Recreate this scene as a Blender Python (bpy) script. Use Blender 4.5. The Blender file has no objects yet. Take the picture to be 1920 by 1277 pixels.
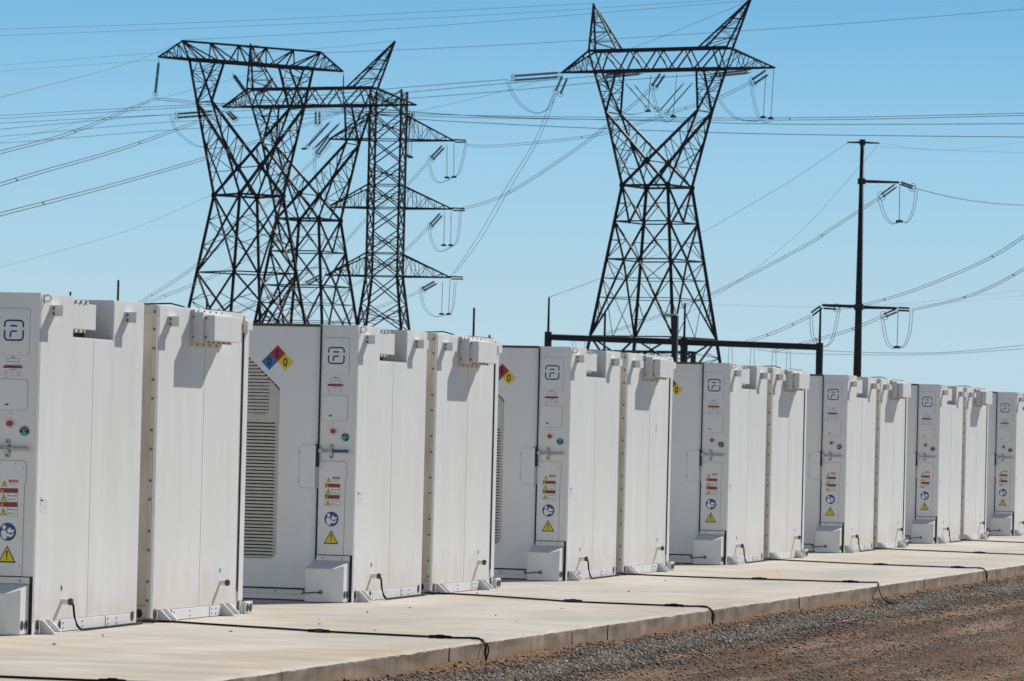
import bpy, math, random
import numpy as np
from mathutils import Vector, Matrix
random.seed(7); np.random.seed(7)
R = math.radians
scene = bpy.context.scene
COL = scene.collection

# ------------------------------------------------------------------ camera
FPX = 8200.0
TH = math.atan2(2276, FPX); PIT = math.atan2(177.5, FPX); ROLL = 0.024
CAM = Vector((12.36, -31.07, 1.603))
fw = Vector((-math.sin(TH)*math.cos(PIT), math.cos(TH)*math.cos(PIT), math.sin(PIT)))
rt = Vector((math.cos(TH), math.sin(TH), 0)); up = rt.cross(fw)
cr, sr = math.cos(ROLL), math.sin(ROLL)
cd = bpy.data.cameras.new('camera'); cam = bpy.data.objects.new('camera', cd); COL.objects.link(cam)
xa = rt*cr + up*sr; ya = up*cr - rt*sr       # picture turned clockwise a little
cam.matrix_world = Matrix(((xa.x, ya.x, -fw.x, CAM.x), (xa.y, ya.y, -fw.y, CAM.y), (xa.z, ya.z, -fw.z, CAM.z), (0, 0, 0, 1)))
cd.sensor_width = 36; cd.lens = FPX*36/1920; cd.clip_start = 1; cd.clip_end = 12000
cd.dof.use_dof = True; cd.dof.focus_distance = 43; cd.dof.aperture_fstop = 15
scene.camera = cam

# ------------------------------------------------------------------ light
SUN = Vector((.197, .47, .42)).normalized()       # towards the sun
elev = math.asin(SUN.z); azim = math.atan2(SUN.x, SUN.y)
world = bpy.data.worlds.new('World'); scene.world = world; world.use_nodes = True
wn = world.node_tree.nodes; wl = world.node_tree.links
bg = wn['Background']
sky = wn.new('ShaderNodeTexSky'); sky.sky_type = 'NISHITA'; sky.sun_disc = False
sky.sun_elevation = elev; sky.sun_rotation = azim
sky.altitude = 300; sky.air_density = 1.0; sky.dust_density = 0.6; sky.ozone_density = 2.0
SKYS = 0.05; bg.inputs[1].default_value = SKYS
# clear desert air: pale blue at the horizon deepening upwards, handing over to the physical sky
tcw = wn.new('ShaderNodeTexCoord'); sxw = wn.new('ShaderNodeSeparateXYZ'); wl.new(tcw.outputs['Generated'], sxw.inputs[0])
rpw = wn.new('ShaderNodeValToRGB'); rpw.color_ramp.interpolation = 'B_SPLINE'
mrw = wn.new('ShaderNodeMapRange'); mrw.inputs[1].default_value = 0; mrw.inputs[2].default_value = .25; wl.new(sxw.outputs[2], mrw.inputs[0]); wl.new(mrw.outputs[0], rpw.inputs[0])
ew = rpw.color_ramp.elements
ew[0].position = 0; ew[0].color = (.53, .69, .76, 1); ew[1].position = 1; ew[1].color = (.10, .30, .60, 1)
for ps, c in ((.1, (.48, .67, .765)), (.2, (.385, .64, .80)), (.3, (.285, .57, .80)), (.4, (.18, .465, .735)), (.6, (.14, .39, .68))):
    k = ew.new(ps); k.color = (*c, 1)
vw = wn.new('ShaderNodeVectorMath'); vw.operation = 'SCALE'; vw.inputs['Scale'].default_value = 1/SKYS; wl.new(rpw.outputs[0], vw.inputs[0])
fw_ = wn.new('ShaderNodeMapRange'); fw_.inputs[1].default_value = .12; fw_.inputs[2].default_value = .30; fw_.inputs[3].default_value = 1; fw_.inputs[4].default_value = 0
fw_.interpolation_type = 'SMOOTHSTEP'; wl.new(sxw.outputs[2], fw_.inputs[0])
mw = wn.new('ShaderNodeMix'); mw.data_type = 'RGBA'; wl.new(fw_.outputs[0], mw.inputs[0]); wl.new(sky.outputs[0], mw.inputs[6]); wl.new(vw.outputs[0], mw.inputs[7])
wl.new(mw.outputs[2], bg.inputs[0])
sl = bpy.data.lights.new('sun', 'SUN'); sl.energy = 5.0; sl.angle = R(0.53); sl.color = (1, .955, .88)
so = bpy.data.objects.new('sun', sl); COL.objects.link(so)
so.rotation_euler = SUN.to_track_quat('Z', 'Y').to_euler(); so.location = (40, 60, 80)
scene.view_settings.view_transform = 'Standard'; scene.view_settings.look = 'None'
scene.view_settings.exposure = 0.0; scene.view_settings.gamma = 1; scene.view_settings.use_curve_mapping = False

def at(x, y, Z):
    "point of the place seen at picture position x, y (1920 wide) and Z metres ahead"
    a, b = x-960, y-638.5
    u = a*cr + b*sr; v = b*cr - a*sr
    return CAM + (fw*FPX + rt*u - up*v)*(Z/FPX)

# ------------------------------------------------------------------ materials
def mat(name, col, rough=.5, metal=0., var=0., vscale=(4, 4, 4), bump=0., bscale=20., bdist=.002, col2=None, spec=.5, detail=4):
    m = bpy.data.materials.new(name); m.use_nodes = True
    nt = m.node_tree; n = nt.nodes; l = nt.links; p = n['Principled BSDF']
    p.inputs['Base Color'].default_value = (*col, 1); p.inputs['Roughness'].default_value = rough
    p.inputs['Metallic'].default_value = metal; p.inputs['Specular IOR Level'].default_value = spec
    if var or bump or col2:
        tc = n.new('ShaderNodeTexCoord')
    if var or col2:
        mp = n.new('ShaderNodeMapping'); mp.inputs['Scale'].default_value = vscale
        l.new(tc.outputs['Object'], mp.inputs[0])
        nz = n.new('ShaderNodeTexNoise'); nz.inputs['Scale'].default_value = 1; nz.inputs['Detail'].default_value = detail
        l.new(mp.outputs[0], nz.inputs['Vector'])
        rp = n.new('ShaderNodeValToRGB')
        c2 = col2 or tuple(c*(1-var) for c in col)
        rp.color_ramp.elements[0].color = (*c2, 1); rp.color_ramp.elements[1].color = (*col, 1)
        rp.color_ramp.elements[0].position = .32; rp.color_ramp.elements[1].position = .62
        l.new(nz.outputs[0], rp.inputs[0]); l.new(rp.outputs[0], p.inputs['Base Color'])
    if bump:
        nb = n.new('ShaderNodeTexNoise'); nb.inputs['Scale'].default_value = bscale; nb.inputs['Detail'].default_value = 5
        l.new(tc.outputs['Object'], nb.inputs['Vector'])
        b = n.new('ShaderNodeBump'); b.inputs['Strength'].default_value = bump; b.inputs['Distance'].default_value = bdist
        l.new(nb.outputs[0], b.inputs['Height']); l.new(b.outputs[0], p.inputs['Normal'])
    return m

M = {}
def panel_mat():
    m = bpy.data.materials.new('white_panel_paint'); m.use_nodes = True
    nt = m.node_tree; n = nt.nodes; l = nt.links; p = n['Principled BSDF']
    p.inputs['Roughness'].default_value = .48; p.inputs['Specular IOR Level'].default_value = .4
    tc = n.new('ShaderNodeTexCoord'); oi = n.new('ShaderNodeObjectInfo')
    ad = n.new('ShaderNodeVectorMath'); ad.operation = 'ADD'
    sc = n.new('ShaderNodeVectorMath'); sc.operation = 'SCALE'; sc.inputs['Scale'].default_value = 23
    cx = n.new('ShaderNodeCombineXYZ')
    for k in range(3): l.new(oi.outputs['Random'], cx.inputs[k])
    l.new(cx.outputs[0], sc.inputs[0]); l.new(tc.outputs['Object'], ad.inputs[0]); l.new(sc.outputs[0], ad.inputs[1])
    def noise(scale, detail, rough=.5):
        mp = n.new('ShaderNodeMapping'); mp.inputs['Scale'].default_value = scale; l.new(ad.outputs[0], mp.inputs[0])
        z = n.new('ShaderNodeTexNoise'); z.inputs['Scale'].default_value = 1; z.inputs['Detail'].default_value = detail
        z.inputs['Roughness'].default_value = rough; l.new(mp.outputs[0], z.inputs['Vector']); return z
    st = noise((9, 9, .45), 5, .6); bl = noise((1.2, 1.2, .6), 3)
    r1 = n.new('ShaderNodeValToRGB'); r1.color_ramp.elements[0].color = (.748, .743, .735, 1); r1.color_ramp.elements[1].color = (.775, .77, .762, 1)
    r1.color_ramp.elements[0].position = .3; r1.color_ramp.elements[1].position = .6; l.new(st.outputs[0], r1.inputs[0])
    r2 = n.new('ShaderNodeValToRGB'); r2.color_ramp.elements[0].color = (.95, .948, .94, 1); r2.color_ramp.elements[1].color = (1, 1, 1, 1)
    r2.color_ramp.elements[0].position = .35; r2.color_ramp.elements[1].position = .6; l.new(bl.outputs[0], r2.inputs[0])
    mx = n.new('ShaderNodeMix'); mx.data_type = 'RGBA'; mx.blend_type = 'MULTIPLY'; mx.inputs[0].default_value = 1
    l.new(r1.outputs[0], mx.inputs[6]); l.new(r2.outputs[0], mx.inputs[7]); sz = n.new('ShaderNodeSeparateXYZ'); l.new(tc.outputs['Object'], sz.inputs[0])
    dz = noise((5, 5, 2.2), 5, .65); du = n.new('ShaderNodeMath'); du.operation = 'MULTIPLY_ADD'; l.new(dz.outputs[0], du.inputs[0]); du.inputs[1].default_value = -1.1; l.new(sz.outputs[2], du.inputs[2])
    dm = n.new('ShaderNodeMapRange'); dm.inputs[1].default_value = -.55; dm.inputs[2].default_value = -.12; dm.inputs[3].default_value = .55; dm.inputs[4].default_value = 0; l.new(du.outputs[0], dm.inputs[0])
    dc = n.new('ShaderNodeMix'); dc.data_type = 'RGBA'; l.new(dm.outputs[0], dc.inputs[0]); l.new(mx.outputs[2], dc.inputs[6]); dc.inputs[7].default_value = (.62, .54, .44, 1)
    ds = noise((45, 45, 1.3), 4, .7); sm = n.new('ShaderNodeMapRange'); sm.inputs[1].default_value = .66; sm.inputs[2].default_value = .80; sm.inputs[3].default_value = 0; sm.inputs[4].default_value = .3; l.new(ds.outputs[0], sm.inputs[0])
    d2 = n.new('ShaderNodeMix'); d2.data_type = 'RGBA'; l.new(sm.outputs[0], d2.inputs[0]); l.new(dc.outputs[2], d2.inputs[6]); d2.inputs[7].default_value = (.55, .50, .43, 1)
    l.new(d2.outputs[2], p.inputs['Base Color'])
    wv = noise((1.6, 1.6, .45), 2)
    b = n.new('ShaderNodeBump'); b.inputs['Strength'].default_value = .5; b.inputs['Distance'].default_value = .028
    l.new(wv.outputs[0], b.inputs['Height']); l.new(b.outputs[0], p.inputs['Normal'])
    return m
M['panel'] = panel_mat()
M['white'] = mat('white_paint', (.77, .765, .755), .45, var=.05, vscale=(3, 3, 1.5))
M['door'] = mat('door_paint', (.77, .765, .76), .38, var=.04, vscale=(2, 2, 1))
M['cream'] = mat('cream_paint_with_bounce', (.68, .62, .53), .6, var=.18, vscale=(6, 6, 2))
M['rubber_gap'] = mat('black_rubber_and_gap_shade', (.012, .012, .013), .6)
M['dark_brown'] = mat('weathered_seal_and_shade', (.10, .075, .05), .8)
M['hole'] = mat('dark_opening', (.03, .03, .033), .8)
M['grille'] = mat('grille_metal', (.60, .57, .51), .55, var=.12, vscale=(8, 8, 8))
M['groove'] = mat('panel_groove', (.46, .46, .46), .7)
M['navy'] = mat('navy_ink', (.016, .03, .13), .5)
M['black'] = mat('black_ink', (.012, .012, .012), .5)
M['red'] = mat('red_ink', (.42, .012, .018), .45)
M['brick'] = mat('warning_red', (.36, .055, .03), .5)
M['blue'] = mat('sign_blue', (.008, .16, .42), .45)
M['sblue'] = mat('mandatory_blue', (.012, .06, .25), .45)
M['yellow'] = mat('sign_yellow', (.75, .58, .01), .45)
M['labw'] = mat('label_white', (.78, .78, .77), .45)
M['labline'] = mat('pale_blue_line', (.20, .32, .50), .5)
M['fade'] = mat('faded_print', (.42, .42, .42), .6)
M['teal'] = mat('teal_plastic', (.01, .38, .44), .4)
M['orange'] = mat('orange_core', (.45, .16, .04), .5)
M['chrome'] = mat('zinc_plated_steel', (.33, .34, .35), .35, metal=.7)
M['sleeve'] = mat('blue_grip', (.01, .10, .30), .4)
M['bolt'] = mat('dull_bolt', (.16, .13, .10), .5, metal=.4)
M['brass'] = mat('rusty_brown_cap', (.16, .08, .04), .6, var=.4, vscale=(60, 60, 60))
M['cable'] = mat('black_cable', (.02, .018, .016), .8, spec=.2)
M['tie'] = mat('cable_tie_tape', (.03, .07, .10), .5)
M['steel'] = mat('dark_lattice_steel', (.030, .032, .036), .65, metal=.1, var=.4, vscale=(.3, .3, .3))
M['steel_lit'] = mat('brown_sunlit_steel', (.12, .10, .085), .6, metal=.2)  # weathered tan, with the sunlight on lit members put into the colour
M['pole'] = mat('dark_pole_steel', (.035, .038, .046), .65, var=.3, vscale=(2, 2, .5))
M['wire'] = mat('conductor', (.07, .08, .09), .6)
M['wiref'] = mat('shield_wire', (.16, .20, .24), .7)
M['insul'] = mat('brown_porcelain', (.055, .04, .035), .3)
M['bronze'] = mat('bronze_pole_paint', (.03, .025, .022), .4)
M['paleor'] = mat('faint_orange_residue', (.70, .52, .34), .7)
M['orangem'] = mat('orange_marker_plate', (.75, .40, .18), .6)

def concrete():
    m = bpy.data.materials.new('cast_concrete'); m.use_nodes = True
    nt = m.node_tree; n = nt.nodes; l = nt.links; p = n['Principled BSDF']; p.inputs['Roughness'].default_value = .85
    g = n.new('ShaderNodeNewGeometry')
    def noise(scale, detail):
        mp = n.new('ShaderNodeMapping'); mp.inputs['Scale'].default_value = scale; l.new(g.outputs['Position'], mp.inputs[0])
        z = n.new('ShaderNodeTexNoise'); z.inputs['Scale'].default_value = 1; z.inputs['Detail'].default_value = detail
        l.new(mp.outputs[0], z.inputs['Vector']); return z
    def ramp(z, a, b, p0, p1):
        r = n.new('ShaderNodeValToRGB'); r.color_ramp.elements[0].color = (*a, 1); r.color_ramp.elements[1].color = (*b, 1)
        r.color_ramp.elements[0].position = p0; r.color_ramp.elements[1].position = p1; l.new(z.outputs[0], r.inputs[0]); return r
    def mul(a, b, t='MULTIPLY', f=1.):
        mx = n.new('ShaderNodeMix'); mx.data_type = 'RGBA'; mx.blend_type = t
        if isinstance(f, float): mx.inputs[0].default_value = f
        else: l.new(f, mx.inputs[0])
        l.new(a, mx.inputs[6]); l.new(b, mx.inputs[7]); return mx.outputs[2]
    base = ramp(noise((.8, .35, 1), 5), (.42, .385, .345), (.565, .52, .465), .3, .68)
    yel = ramp(noise((.5, .28, 1), 3), (1, 1, 1), (1.04, .93, .74), .5, .72)
    fine = ramp(noise((1.3, 2.4, 20), 7), (.82, .815, .81), (1.05, 1.05, 1.05), .30, .66)
    top = mul(mul(base.outputs[0], yel.outputs[0]), fine.outputs[0])
    sp = ramp(noise((22, 22, 22), 3), (.55, .52, .48), (1, 1, 1), .24, .31)
    top = mul(top, sp.outputs[0])
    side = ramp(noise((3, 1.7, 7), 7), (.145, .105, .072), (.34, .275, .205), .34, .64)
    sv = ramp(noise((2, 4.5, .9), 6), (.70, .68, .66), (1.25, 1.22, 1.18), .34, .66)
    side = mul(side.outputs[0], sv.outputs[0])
    rimn = noise((9, 9, 26), 6); rz = n.new('ShaderNodeSeparateXYZ'); l.new(g.outputs['Position'], rz.inputs[0])
    ra = n.new('ShaderNodeMath'); ra.operation = 'MULTIPLY_ADD'; l.new(rimn.outputs[0], ra.inputs[0]); ra.inputs[1].default_value = .055; l.new(rz.outputs[2], ra.inputs[2])
    rm = n.new('ShaderNodeMapRange'); rm.inputs[1].default_value = .002; rm.inputs[2].default_value = .010; rm.inputs[3].default_value = 0; rm.inputs[4].default_value = .9; l.new(ra.outputs[0], rm.inputs[0])
    rc = n.new('ShaderNodeRGB'); rc.outputs[0].default_value = (.60, .53, .44, 1)
    side = mul(side, rc.outputs[0], 'MIX', rm.outputs[0])  # scraped top rim, with the light on its chips painted in as paler colour
    # rust coloured earth splashed on the foot of the face
    sx = n.new('ShaderNodeSeparateXYZ'); l.new(g.outputs['Position'], sx.inputs[0])
    nz = noise((3, 3, 6), 4)
    ad = n.new('ShaderNodeMath'); ad.operation = 'MULTIPLY_ADD'; l.new(nz.outputs[0], ad.inputs[0]); ad.inputs[1].default_value = -.22; l.new(sx.outputs[2], ad.inputs[2])
    mr = n.new('ShaderNodeMapRange'); mr.inputs[1].default_value = -.28; mr.inputs[2].default_value = -.17; mr.inputs[3].default_value = .7; mr.inputs[4].default_value = 0
    l.new(ad.outputs[0], mr.inputs[0])
    dirt = n.new('ShaderNodeRGB'); dirt.outputs[0].default_value = (.29, .185, .11, 1)
    side = mul(side, dirt.outputs[0], 'MIX', mr.outputs[0])
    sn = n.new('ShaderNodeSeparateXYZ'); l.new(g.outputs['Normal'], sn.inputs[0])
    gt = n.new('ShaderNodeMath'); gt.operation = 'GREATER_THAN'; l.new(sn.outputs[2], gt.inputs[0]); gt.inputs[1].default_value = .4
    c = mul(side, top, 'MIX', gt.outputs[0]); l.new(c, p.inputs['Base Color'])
    nb = noise((30, 30, 30), 6); b = n.new('ShaderNodeBump'); b.inputs['Strength'].default_value = .35; b.inputs['Distance'].default_value = .006
    l.new(nb.outputs[0], b.inputs['Height']); l.new(b.outputs[0], p.inputs['Normal'])
    return m
M['conc'] = concrete()

def dirtmat():
    m = bpy.data.materials.new('brown_graded_earth'); m.use_nodes = True
    nt = m.node_tree; n = nt.nodes; l = nt.links; p = n['Principled BSDF']; p.inputs['Roughness'].default_value = .95
    p.inputs['Specular IOR Level'].default_value = .15
    g = n.new('ShaderNodeNewGeometry')
    def noise(scale, detail, rough=.5):
        mp = n.new('ShaderNodeMapping'); mp.inputs['Scale'].default_value = scale; l.new(g.outputs['Position'], mp.inputs[0])
        z = n.new('ShaderNodeTexNoise'); z.inputs['Scale'].default_value = 1; z.inputs['Detail'].default_value = detail
        z.inputs['Roughness'].default_value = rough; l.new(mp.outputs[0], z.inputs['Vector']); return z
    def ramp(z, a, b, p0, p1):
        r = n.new('ShaderNodeValToRGB'); r.color_ramp.elements[0].color = (*a, 1); r.color_ramp.elements[1].color = (*b, 1)
        r.color_ramp.elements[0].position = p0; r.color_ramp.elements[1].position = p1; l.new(z.outputs[0], r.inputs[0]); return r
    def mul(a, b, t='MULTIPLY', f=1.):
        mx = n.new('ShaderNodeMix'); mx.data_type = 'RGBA'; mx.blend_type = t
        if isinstance(f, float): mx.inputs[0].default_value = f
        else: l.new(f, mx.inputs[0])
        l.new(a, mx.inputs[6]); l.new(b, mx.inputs[7]); return mx.outputs[2]
    a = ramp(noise((2.6, .22, 1), 7), (.13, .078, .045), (.285, .20, .137), .38, .60)
    b = ramp(noise((28, 28, 28), 5, .7), (.4, .4, .4), (1.6, 1.52, 1.45), .36, .66)
    c = mul(a.outputs[0], b.outputs[0])
    # orange earth heaped against the pad
    sx = n.new('ShaderNodeSeparateXYZ'); l.new(g.outputs['Position'], sx.inputs[0])
    nz = noise((2.5, 1.3, 1), 4)
    ad = n.new('ShaderNodeMath'); ad.operation = 'MULTIPLY_ADD'; l.new(nz.outputs[0], ad.inputs[0]); ad.inputs[1].default_value = -.9; l.new(sx.outputs[0], ad.inputs[2])
    mr = n.new('ShaderNodeMapRange'); mr.inputs[1].default_value = 2.75; mr.inputs[2].default_value = 3.0; mr.inputs[3].default_value = 1; mr.inputs[4].default_value = 0
    l.new(ad.outputs[0], mr.inputs[0])
    d = n.new('ShaderNodeRGB'); d.outputs[0].default_value = (.25, .15, .085, 1)
    c = mul(c, mul(d.outputs[0], b.outputs[0]), 'MIX', mr.outputs[0])
    l.new(c, p.inputs['Base Color'])
    nb = noise((38, 38, 38), 7, .75); bp = n.new('ShaderNodeBump'); bp.inputs['Strength'].default_value = .8; bp.inputs['Distance'].default_value = .02
    l.new(nb.outputs[0], bp.inputs['Height']); l.new(bp.outputs[0], p.inputs['Normal'])
    return m
M['dirt'] = dirtmat()
def stonemat(name='crushed_stone', brown=0.):
    m = bpy.data.materials.new(name); m.use_nodes = True
    nt = m.node_tree; n = nt.nodes; l = nt.links; p = n['Principled BSDF']; p.inputs['Roughness'].default_value = .85
    g = n.new('ShaderNodeNewGeometry'); r = n.new('ShaderNodeValToRGB'); e = r.color_ramp.elements
    e[0].color = (.055, .05, .046, 1); e[0].position = 0; e[1].color = (.56, .50, .43, 1); e[1].position = 1
    for pos, c in ((.4, (.105, .097, .09, 1)), (.65, (.17, .15, .13, 1)), (.82, (.25, .165, .11, 1)), (.94, (.31, .27, .22, 1))):
        k = e.new(pos); k.color = (c[0]*(1-brown)+.29*brown, c[1]*(1-brown)+.195*brown, c[2]*(1-brown)+.13*brown, 1)
    l.new(g.outputs['Random Per Island'], r.inputs[0]); l.new(r.outputs[0], p.inputs['Base Color'])
    return m
M['stone'] = stonemat(); M['bandstone'] = stonemat('band_stone', .16); M['roadstone'] = stonemat('road_stone', .62)
M['farground'] = mat('desert_ground', (.21, .155, .11), .95, var=.3, vscale=(.05, .05, .05))

# ------------------------------------------------------------------ helpers
def tag(o, label=None, cat=None, group=None, kind=None):
    if label: o['label'] = label
    if cat: o['category'] = cat
    if group: o['group'] = group
    if kind: o['kind'] = kind
    return o
def empty(name, loc, rz=0.):
    o = bpy.data.objects.new(name, None); COL.objects.link(o); o.location = loc; o.rotation_euler = (0, 0, rz)
    o.empty_display_size = .3; return o
KIDS = {}
def copy_tree(o, parent=None):
    c = o.copy(); COL.objects.link(c); c.parent = parent
    for ch in KIDS.get(o, []):
        k = copy_tree(ch, c); KIDS.setdefault(c, []).append(k)
    return c
def link(name, me, parent=None):
    o = bpy.data.objects.new(name, me); COL.objects.link(o)
    if parent is not None:
        o.parent = parent; KIDS.setdefault(parent, []).append(o)
    return o
_TX = {}
def text_geo(s, bold=0.):
    k = (s, bold)
    if k not in _TX:
        c = bpy.data.curves.new('t', 'FONT'); c.body = s; c.size = 1; c.align_x = 'CENTER'; c.align_y = 'CENTER'; c.offset = bold; c.resolution_u = 2
        o = bpy.data.objects.new('t', c); COL.objects.link(o); bpy.context.view_layer.update()
        me = bpy.data.meshes.new_from_object(o)
        v = [tuple(q.co[:2]) for q in me.vertices]; f = [tuple(q.vertices) for q in me.polygons]
        bpy.data.objects.remove(o); bpy.data.curves.remove(c); bpy.data.meshes.remove(me)
        xs = [q[0] for q in v]; ys = [q[1] for q in v]
        mx, my = (min(xs)+max(xs))/2, (min(ys)+max(ys))/2
        v = [(a-mx, b-my) for a, b in v]
        _TX[k] = (v, f, max(xs)-min(xs), max(ys)-min(ys))
    return _TX[k]

class MB:
    def __init__(s): s.v = []; s.f = []; s.m = []; s.mats = []
    def mi(s, name):
        if name not in s.mats: s.mats.append(name)
        return s.mats.index(name)
    def add(s, vs, fs, m):
        k = len(s.v); s.v += [tuple(q) for q in vs]; i = s.mi(m)
        for f in fs: s.f.append(tuple(k+j for j in f)); s.m.append(i)
    def box(s, x0, x1, y0, y1, z0, z1, m):
        s.add([(x0, y0, z0), (x1, y0, z0), (x1, y1, z0), (x0, y1, z0), (x0, y0, z1), (x1, y0, z1), (x1, y1, z1), (x0, y1, z1)],
              [(0, 3, 2, 1), (4, 5, 6, 7), (0, 1, 5, 4), (1, 2, 6, 5), (2, 3, 7, 6), (3, 0, 4, 7)], m)
    def prism(s, poly, ax, a0, a1, m):
        "poly in the other two axes (x,z for ax y; y,z for ax x; x,y for ax z)"
        n = len(poly)
        def P(q, a): return {'x': (a, q[0], q[1]), 'y': (q[0], a, q[1]), 'z': (q[0], q[1], a)}[ax]
        vs = [P(q, a0) for q in poly]+[P(q, a1) for q in poly]
        fs = [tuple(range(n)), tuple(range(2*n-1, n-1, -1))]+[(i, i+n, (i+1) % n+n, (i+1) % n) for i in range(n)]
        s.add(vs, fs, m)
    def tube(s, pts, r, m, n=6, cap=True, r1=None):
        pts = [Vector(p) for p in pts]; L = len(pts); vs = []
        for i, p in enumerate(pts):
            d = (pts[min(i+1, L-1)]-pts[max(i-1, 0)]).normalized()
            a = d.cross(Vector((0, 0, 1)) if abs(d.z) < .9 else Vector((1, 0, 0))).normalized(); b = d.cross(a)
            rr = r if r1 is None else r+(r1-r)*i/(L-1)
            for k in range(n):
                t = 2*math.pi*(k+.5)/n; vs.append(p+a*math.cos(t)*rr+b*math.sin(t)*rr)
        fs = [(i*n+k, i*n+(k+1) % n, (i+1)*n+(k+1) % n, (i+1)*n+k) for i in range(L-1) for k in range(n)]
        if cap: fs += [tuple(range(n))[::-1], tuple(range((L-1)*n, L*n))]
        s.add(vs, fs, m)
    def text(s, t, cx, cz, y, w, h, m, bold=.0):
        v, f, W, H = text_geo(t, bold)
        s.add([(cx+a*w/W, y, cz+b*h/H) for a, b in v], f, m)
    def ribbon(s, path, w, y0, y1, m):
        L = []; Rr = []
        for i, p in enumerate(path):
            a = path[max(i-1, 0)]; b = path[min(i+1, len(path)-1)]
            dx, dz = b[0]-a[0], b[1]-a[1]; q = math.hypot(dx, dz); nx, nz = -dz/q*w/2, dx/q*w/2
            L.append((p[0]+nx, p[1]+nz)); Rr.append((p[0]-nx, p[1]-nz))
        for i in range(len(path)-1): s.prism([L[i], L[i+1], Rr[i+1], Rr[i]], 'y', y0, y1, m)
    def mesh(s, name):
        me = bpy.data.meshes.new(name); me.from_pydata(s.v, [], s.f)
        for k in s.mats: me.materials.append(M[k])
        me.polygons.foreach_set('material_index', s.m); me.update(); return me
    def build(s, name, parent=None, smooth=False, bevel=0.):
        me = s.mesh(name)
        if smooth: me.polygons.foreach_set('use_smooth', [True]*len(me.polygons))
        o = link(name, me, parent)
        if bevel:
            b = o.modifiers.new('bevel', 'BEVEL'); b.width = bevel; b.segments = 2; b.limit_method = 'ANGLE'; b.angle_limit = R(40)
        return o
def rrect(x0, x1, z0, z1, r, n=4, corners=(1, 1, 1, 1)):
    "rounded rectangle, corners bl br tr tl"
    o = []
    for k, (cx, cz, a) in enumerate(((x0+r, z0+r, 180), (x1-r, z0+r, 270), (x1-r, z1-r, 0), (x0+r, z1-r, 90))):
        if corners[k]:
            for i in range(n+1):
                t = R(a+90*i/n); o.append((cx+r*math.cos(t), cz+r*math.sin(t)))
        else: o.append(((x0, z0), (x1, z0), (x1, z1), (x0, z1))[k])
    return o
def arc(cx, cz, r, a0, a1, n=5):
    return [(cx+r*math.cos(R(a0+(a1-a0)*i/n)), cz+r*math.sin(R(a0+(a1-a0)*i/n))) for i in range(n+1)]
def circle(cx, cz, r, n=20, sx=1.): return [(cx+r*sx*math.cos(2*math.pi*i/n), cz+r*math.sin(2*math.pi*i/n)) for i in range(n)]

# ================================================================== ground and pad
def ground():
    m = MB()
    nx, ny = 150, 420
    xs = np.linspace(3.0, 13.0, nx); ys = np.linspace(-14, 80, ny)
    rng = np.random.RandomState(3)
    from mathutils import noise as N
    vs = []
    for y in ys:
        for x in xs:
            d = x-3.08
            z = -.185-.02*min(1, d/1.5)
            z += .045*math.exp(-max(d, 0)/.16)*(1+.9*N.noise(Vector((0, y*.55, 3))))           # earth heaped at the foot of the pad
            z += .018*N.noise(Vector((x*1.3, y*.35, 0)))+.010*N.noise(Vector((x*5, y*2.5, 1)))
            z += .016*math.sin(x*8+1.6*N.noise(Vector((x*.7, y*.12, 7))))*(1 if d > 1.2 else 0)     # wheel ruts along the row
            z += .006*N.noise(Vector((x*14, y*12, 2)))
            if x > 12.9 or x < 3.03 or y < -13.9 or y > 79.8: z = -.5
            vs.append((x, y, z))
    fs = [(j*nx+i, j*nx+i+1, (j+1)*nx+i+1, (j+1)*nx+i) for j in range(ny-1) for i in range(nx-1)]
    m.add(vs, fs, 'dirt')
    o = m.build('ground', smooth=True)
    f = MB(); S = 5000
    f.add([(-S, -S, -.30), (S, -S, -.30), (S, S, -.30), (-S, S, -.30)], [(0, 1, 2, 3)], 'farground')
    tag(o, kind='structure'); q = f.build('terrain'); tag(q, kind='structure')
    Z = np.array([v[2] for v in vs]).reshape(ny, nx)
    def hz(x, y):
        i = np.clip((x-3.0)/10*(nx-1), 0, nx-1.001); j = np.clip((y+14)/94*(ny-1), 0, ny-1.001)
        i0 = i.astype(int); j0 = j.astype(int); fi = i-i0; fj = j-j0
        return (Z[j0, i0]*(1-fi)*(1-fj)+Z[j0, i0+1]*fi*(1-fj)+Z[j0+1, i0]*(1-fi)*fj+Z[j0+1, i0+1]*fi*fj)
    return hz
HZ = ground()

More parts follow.
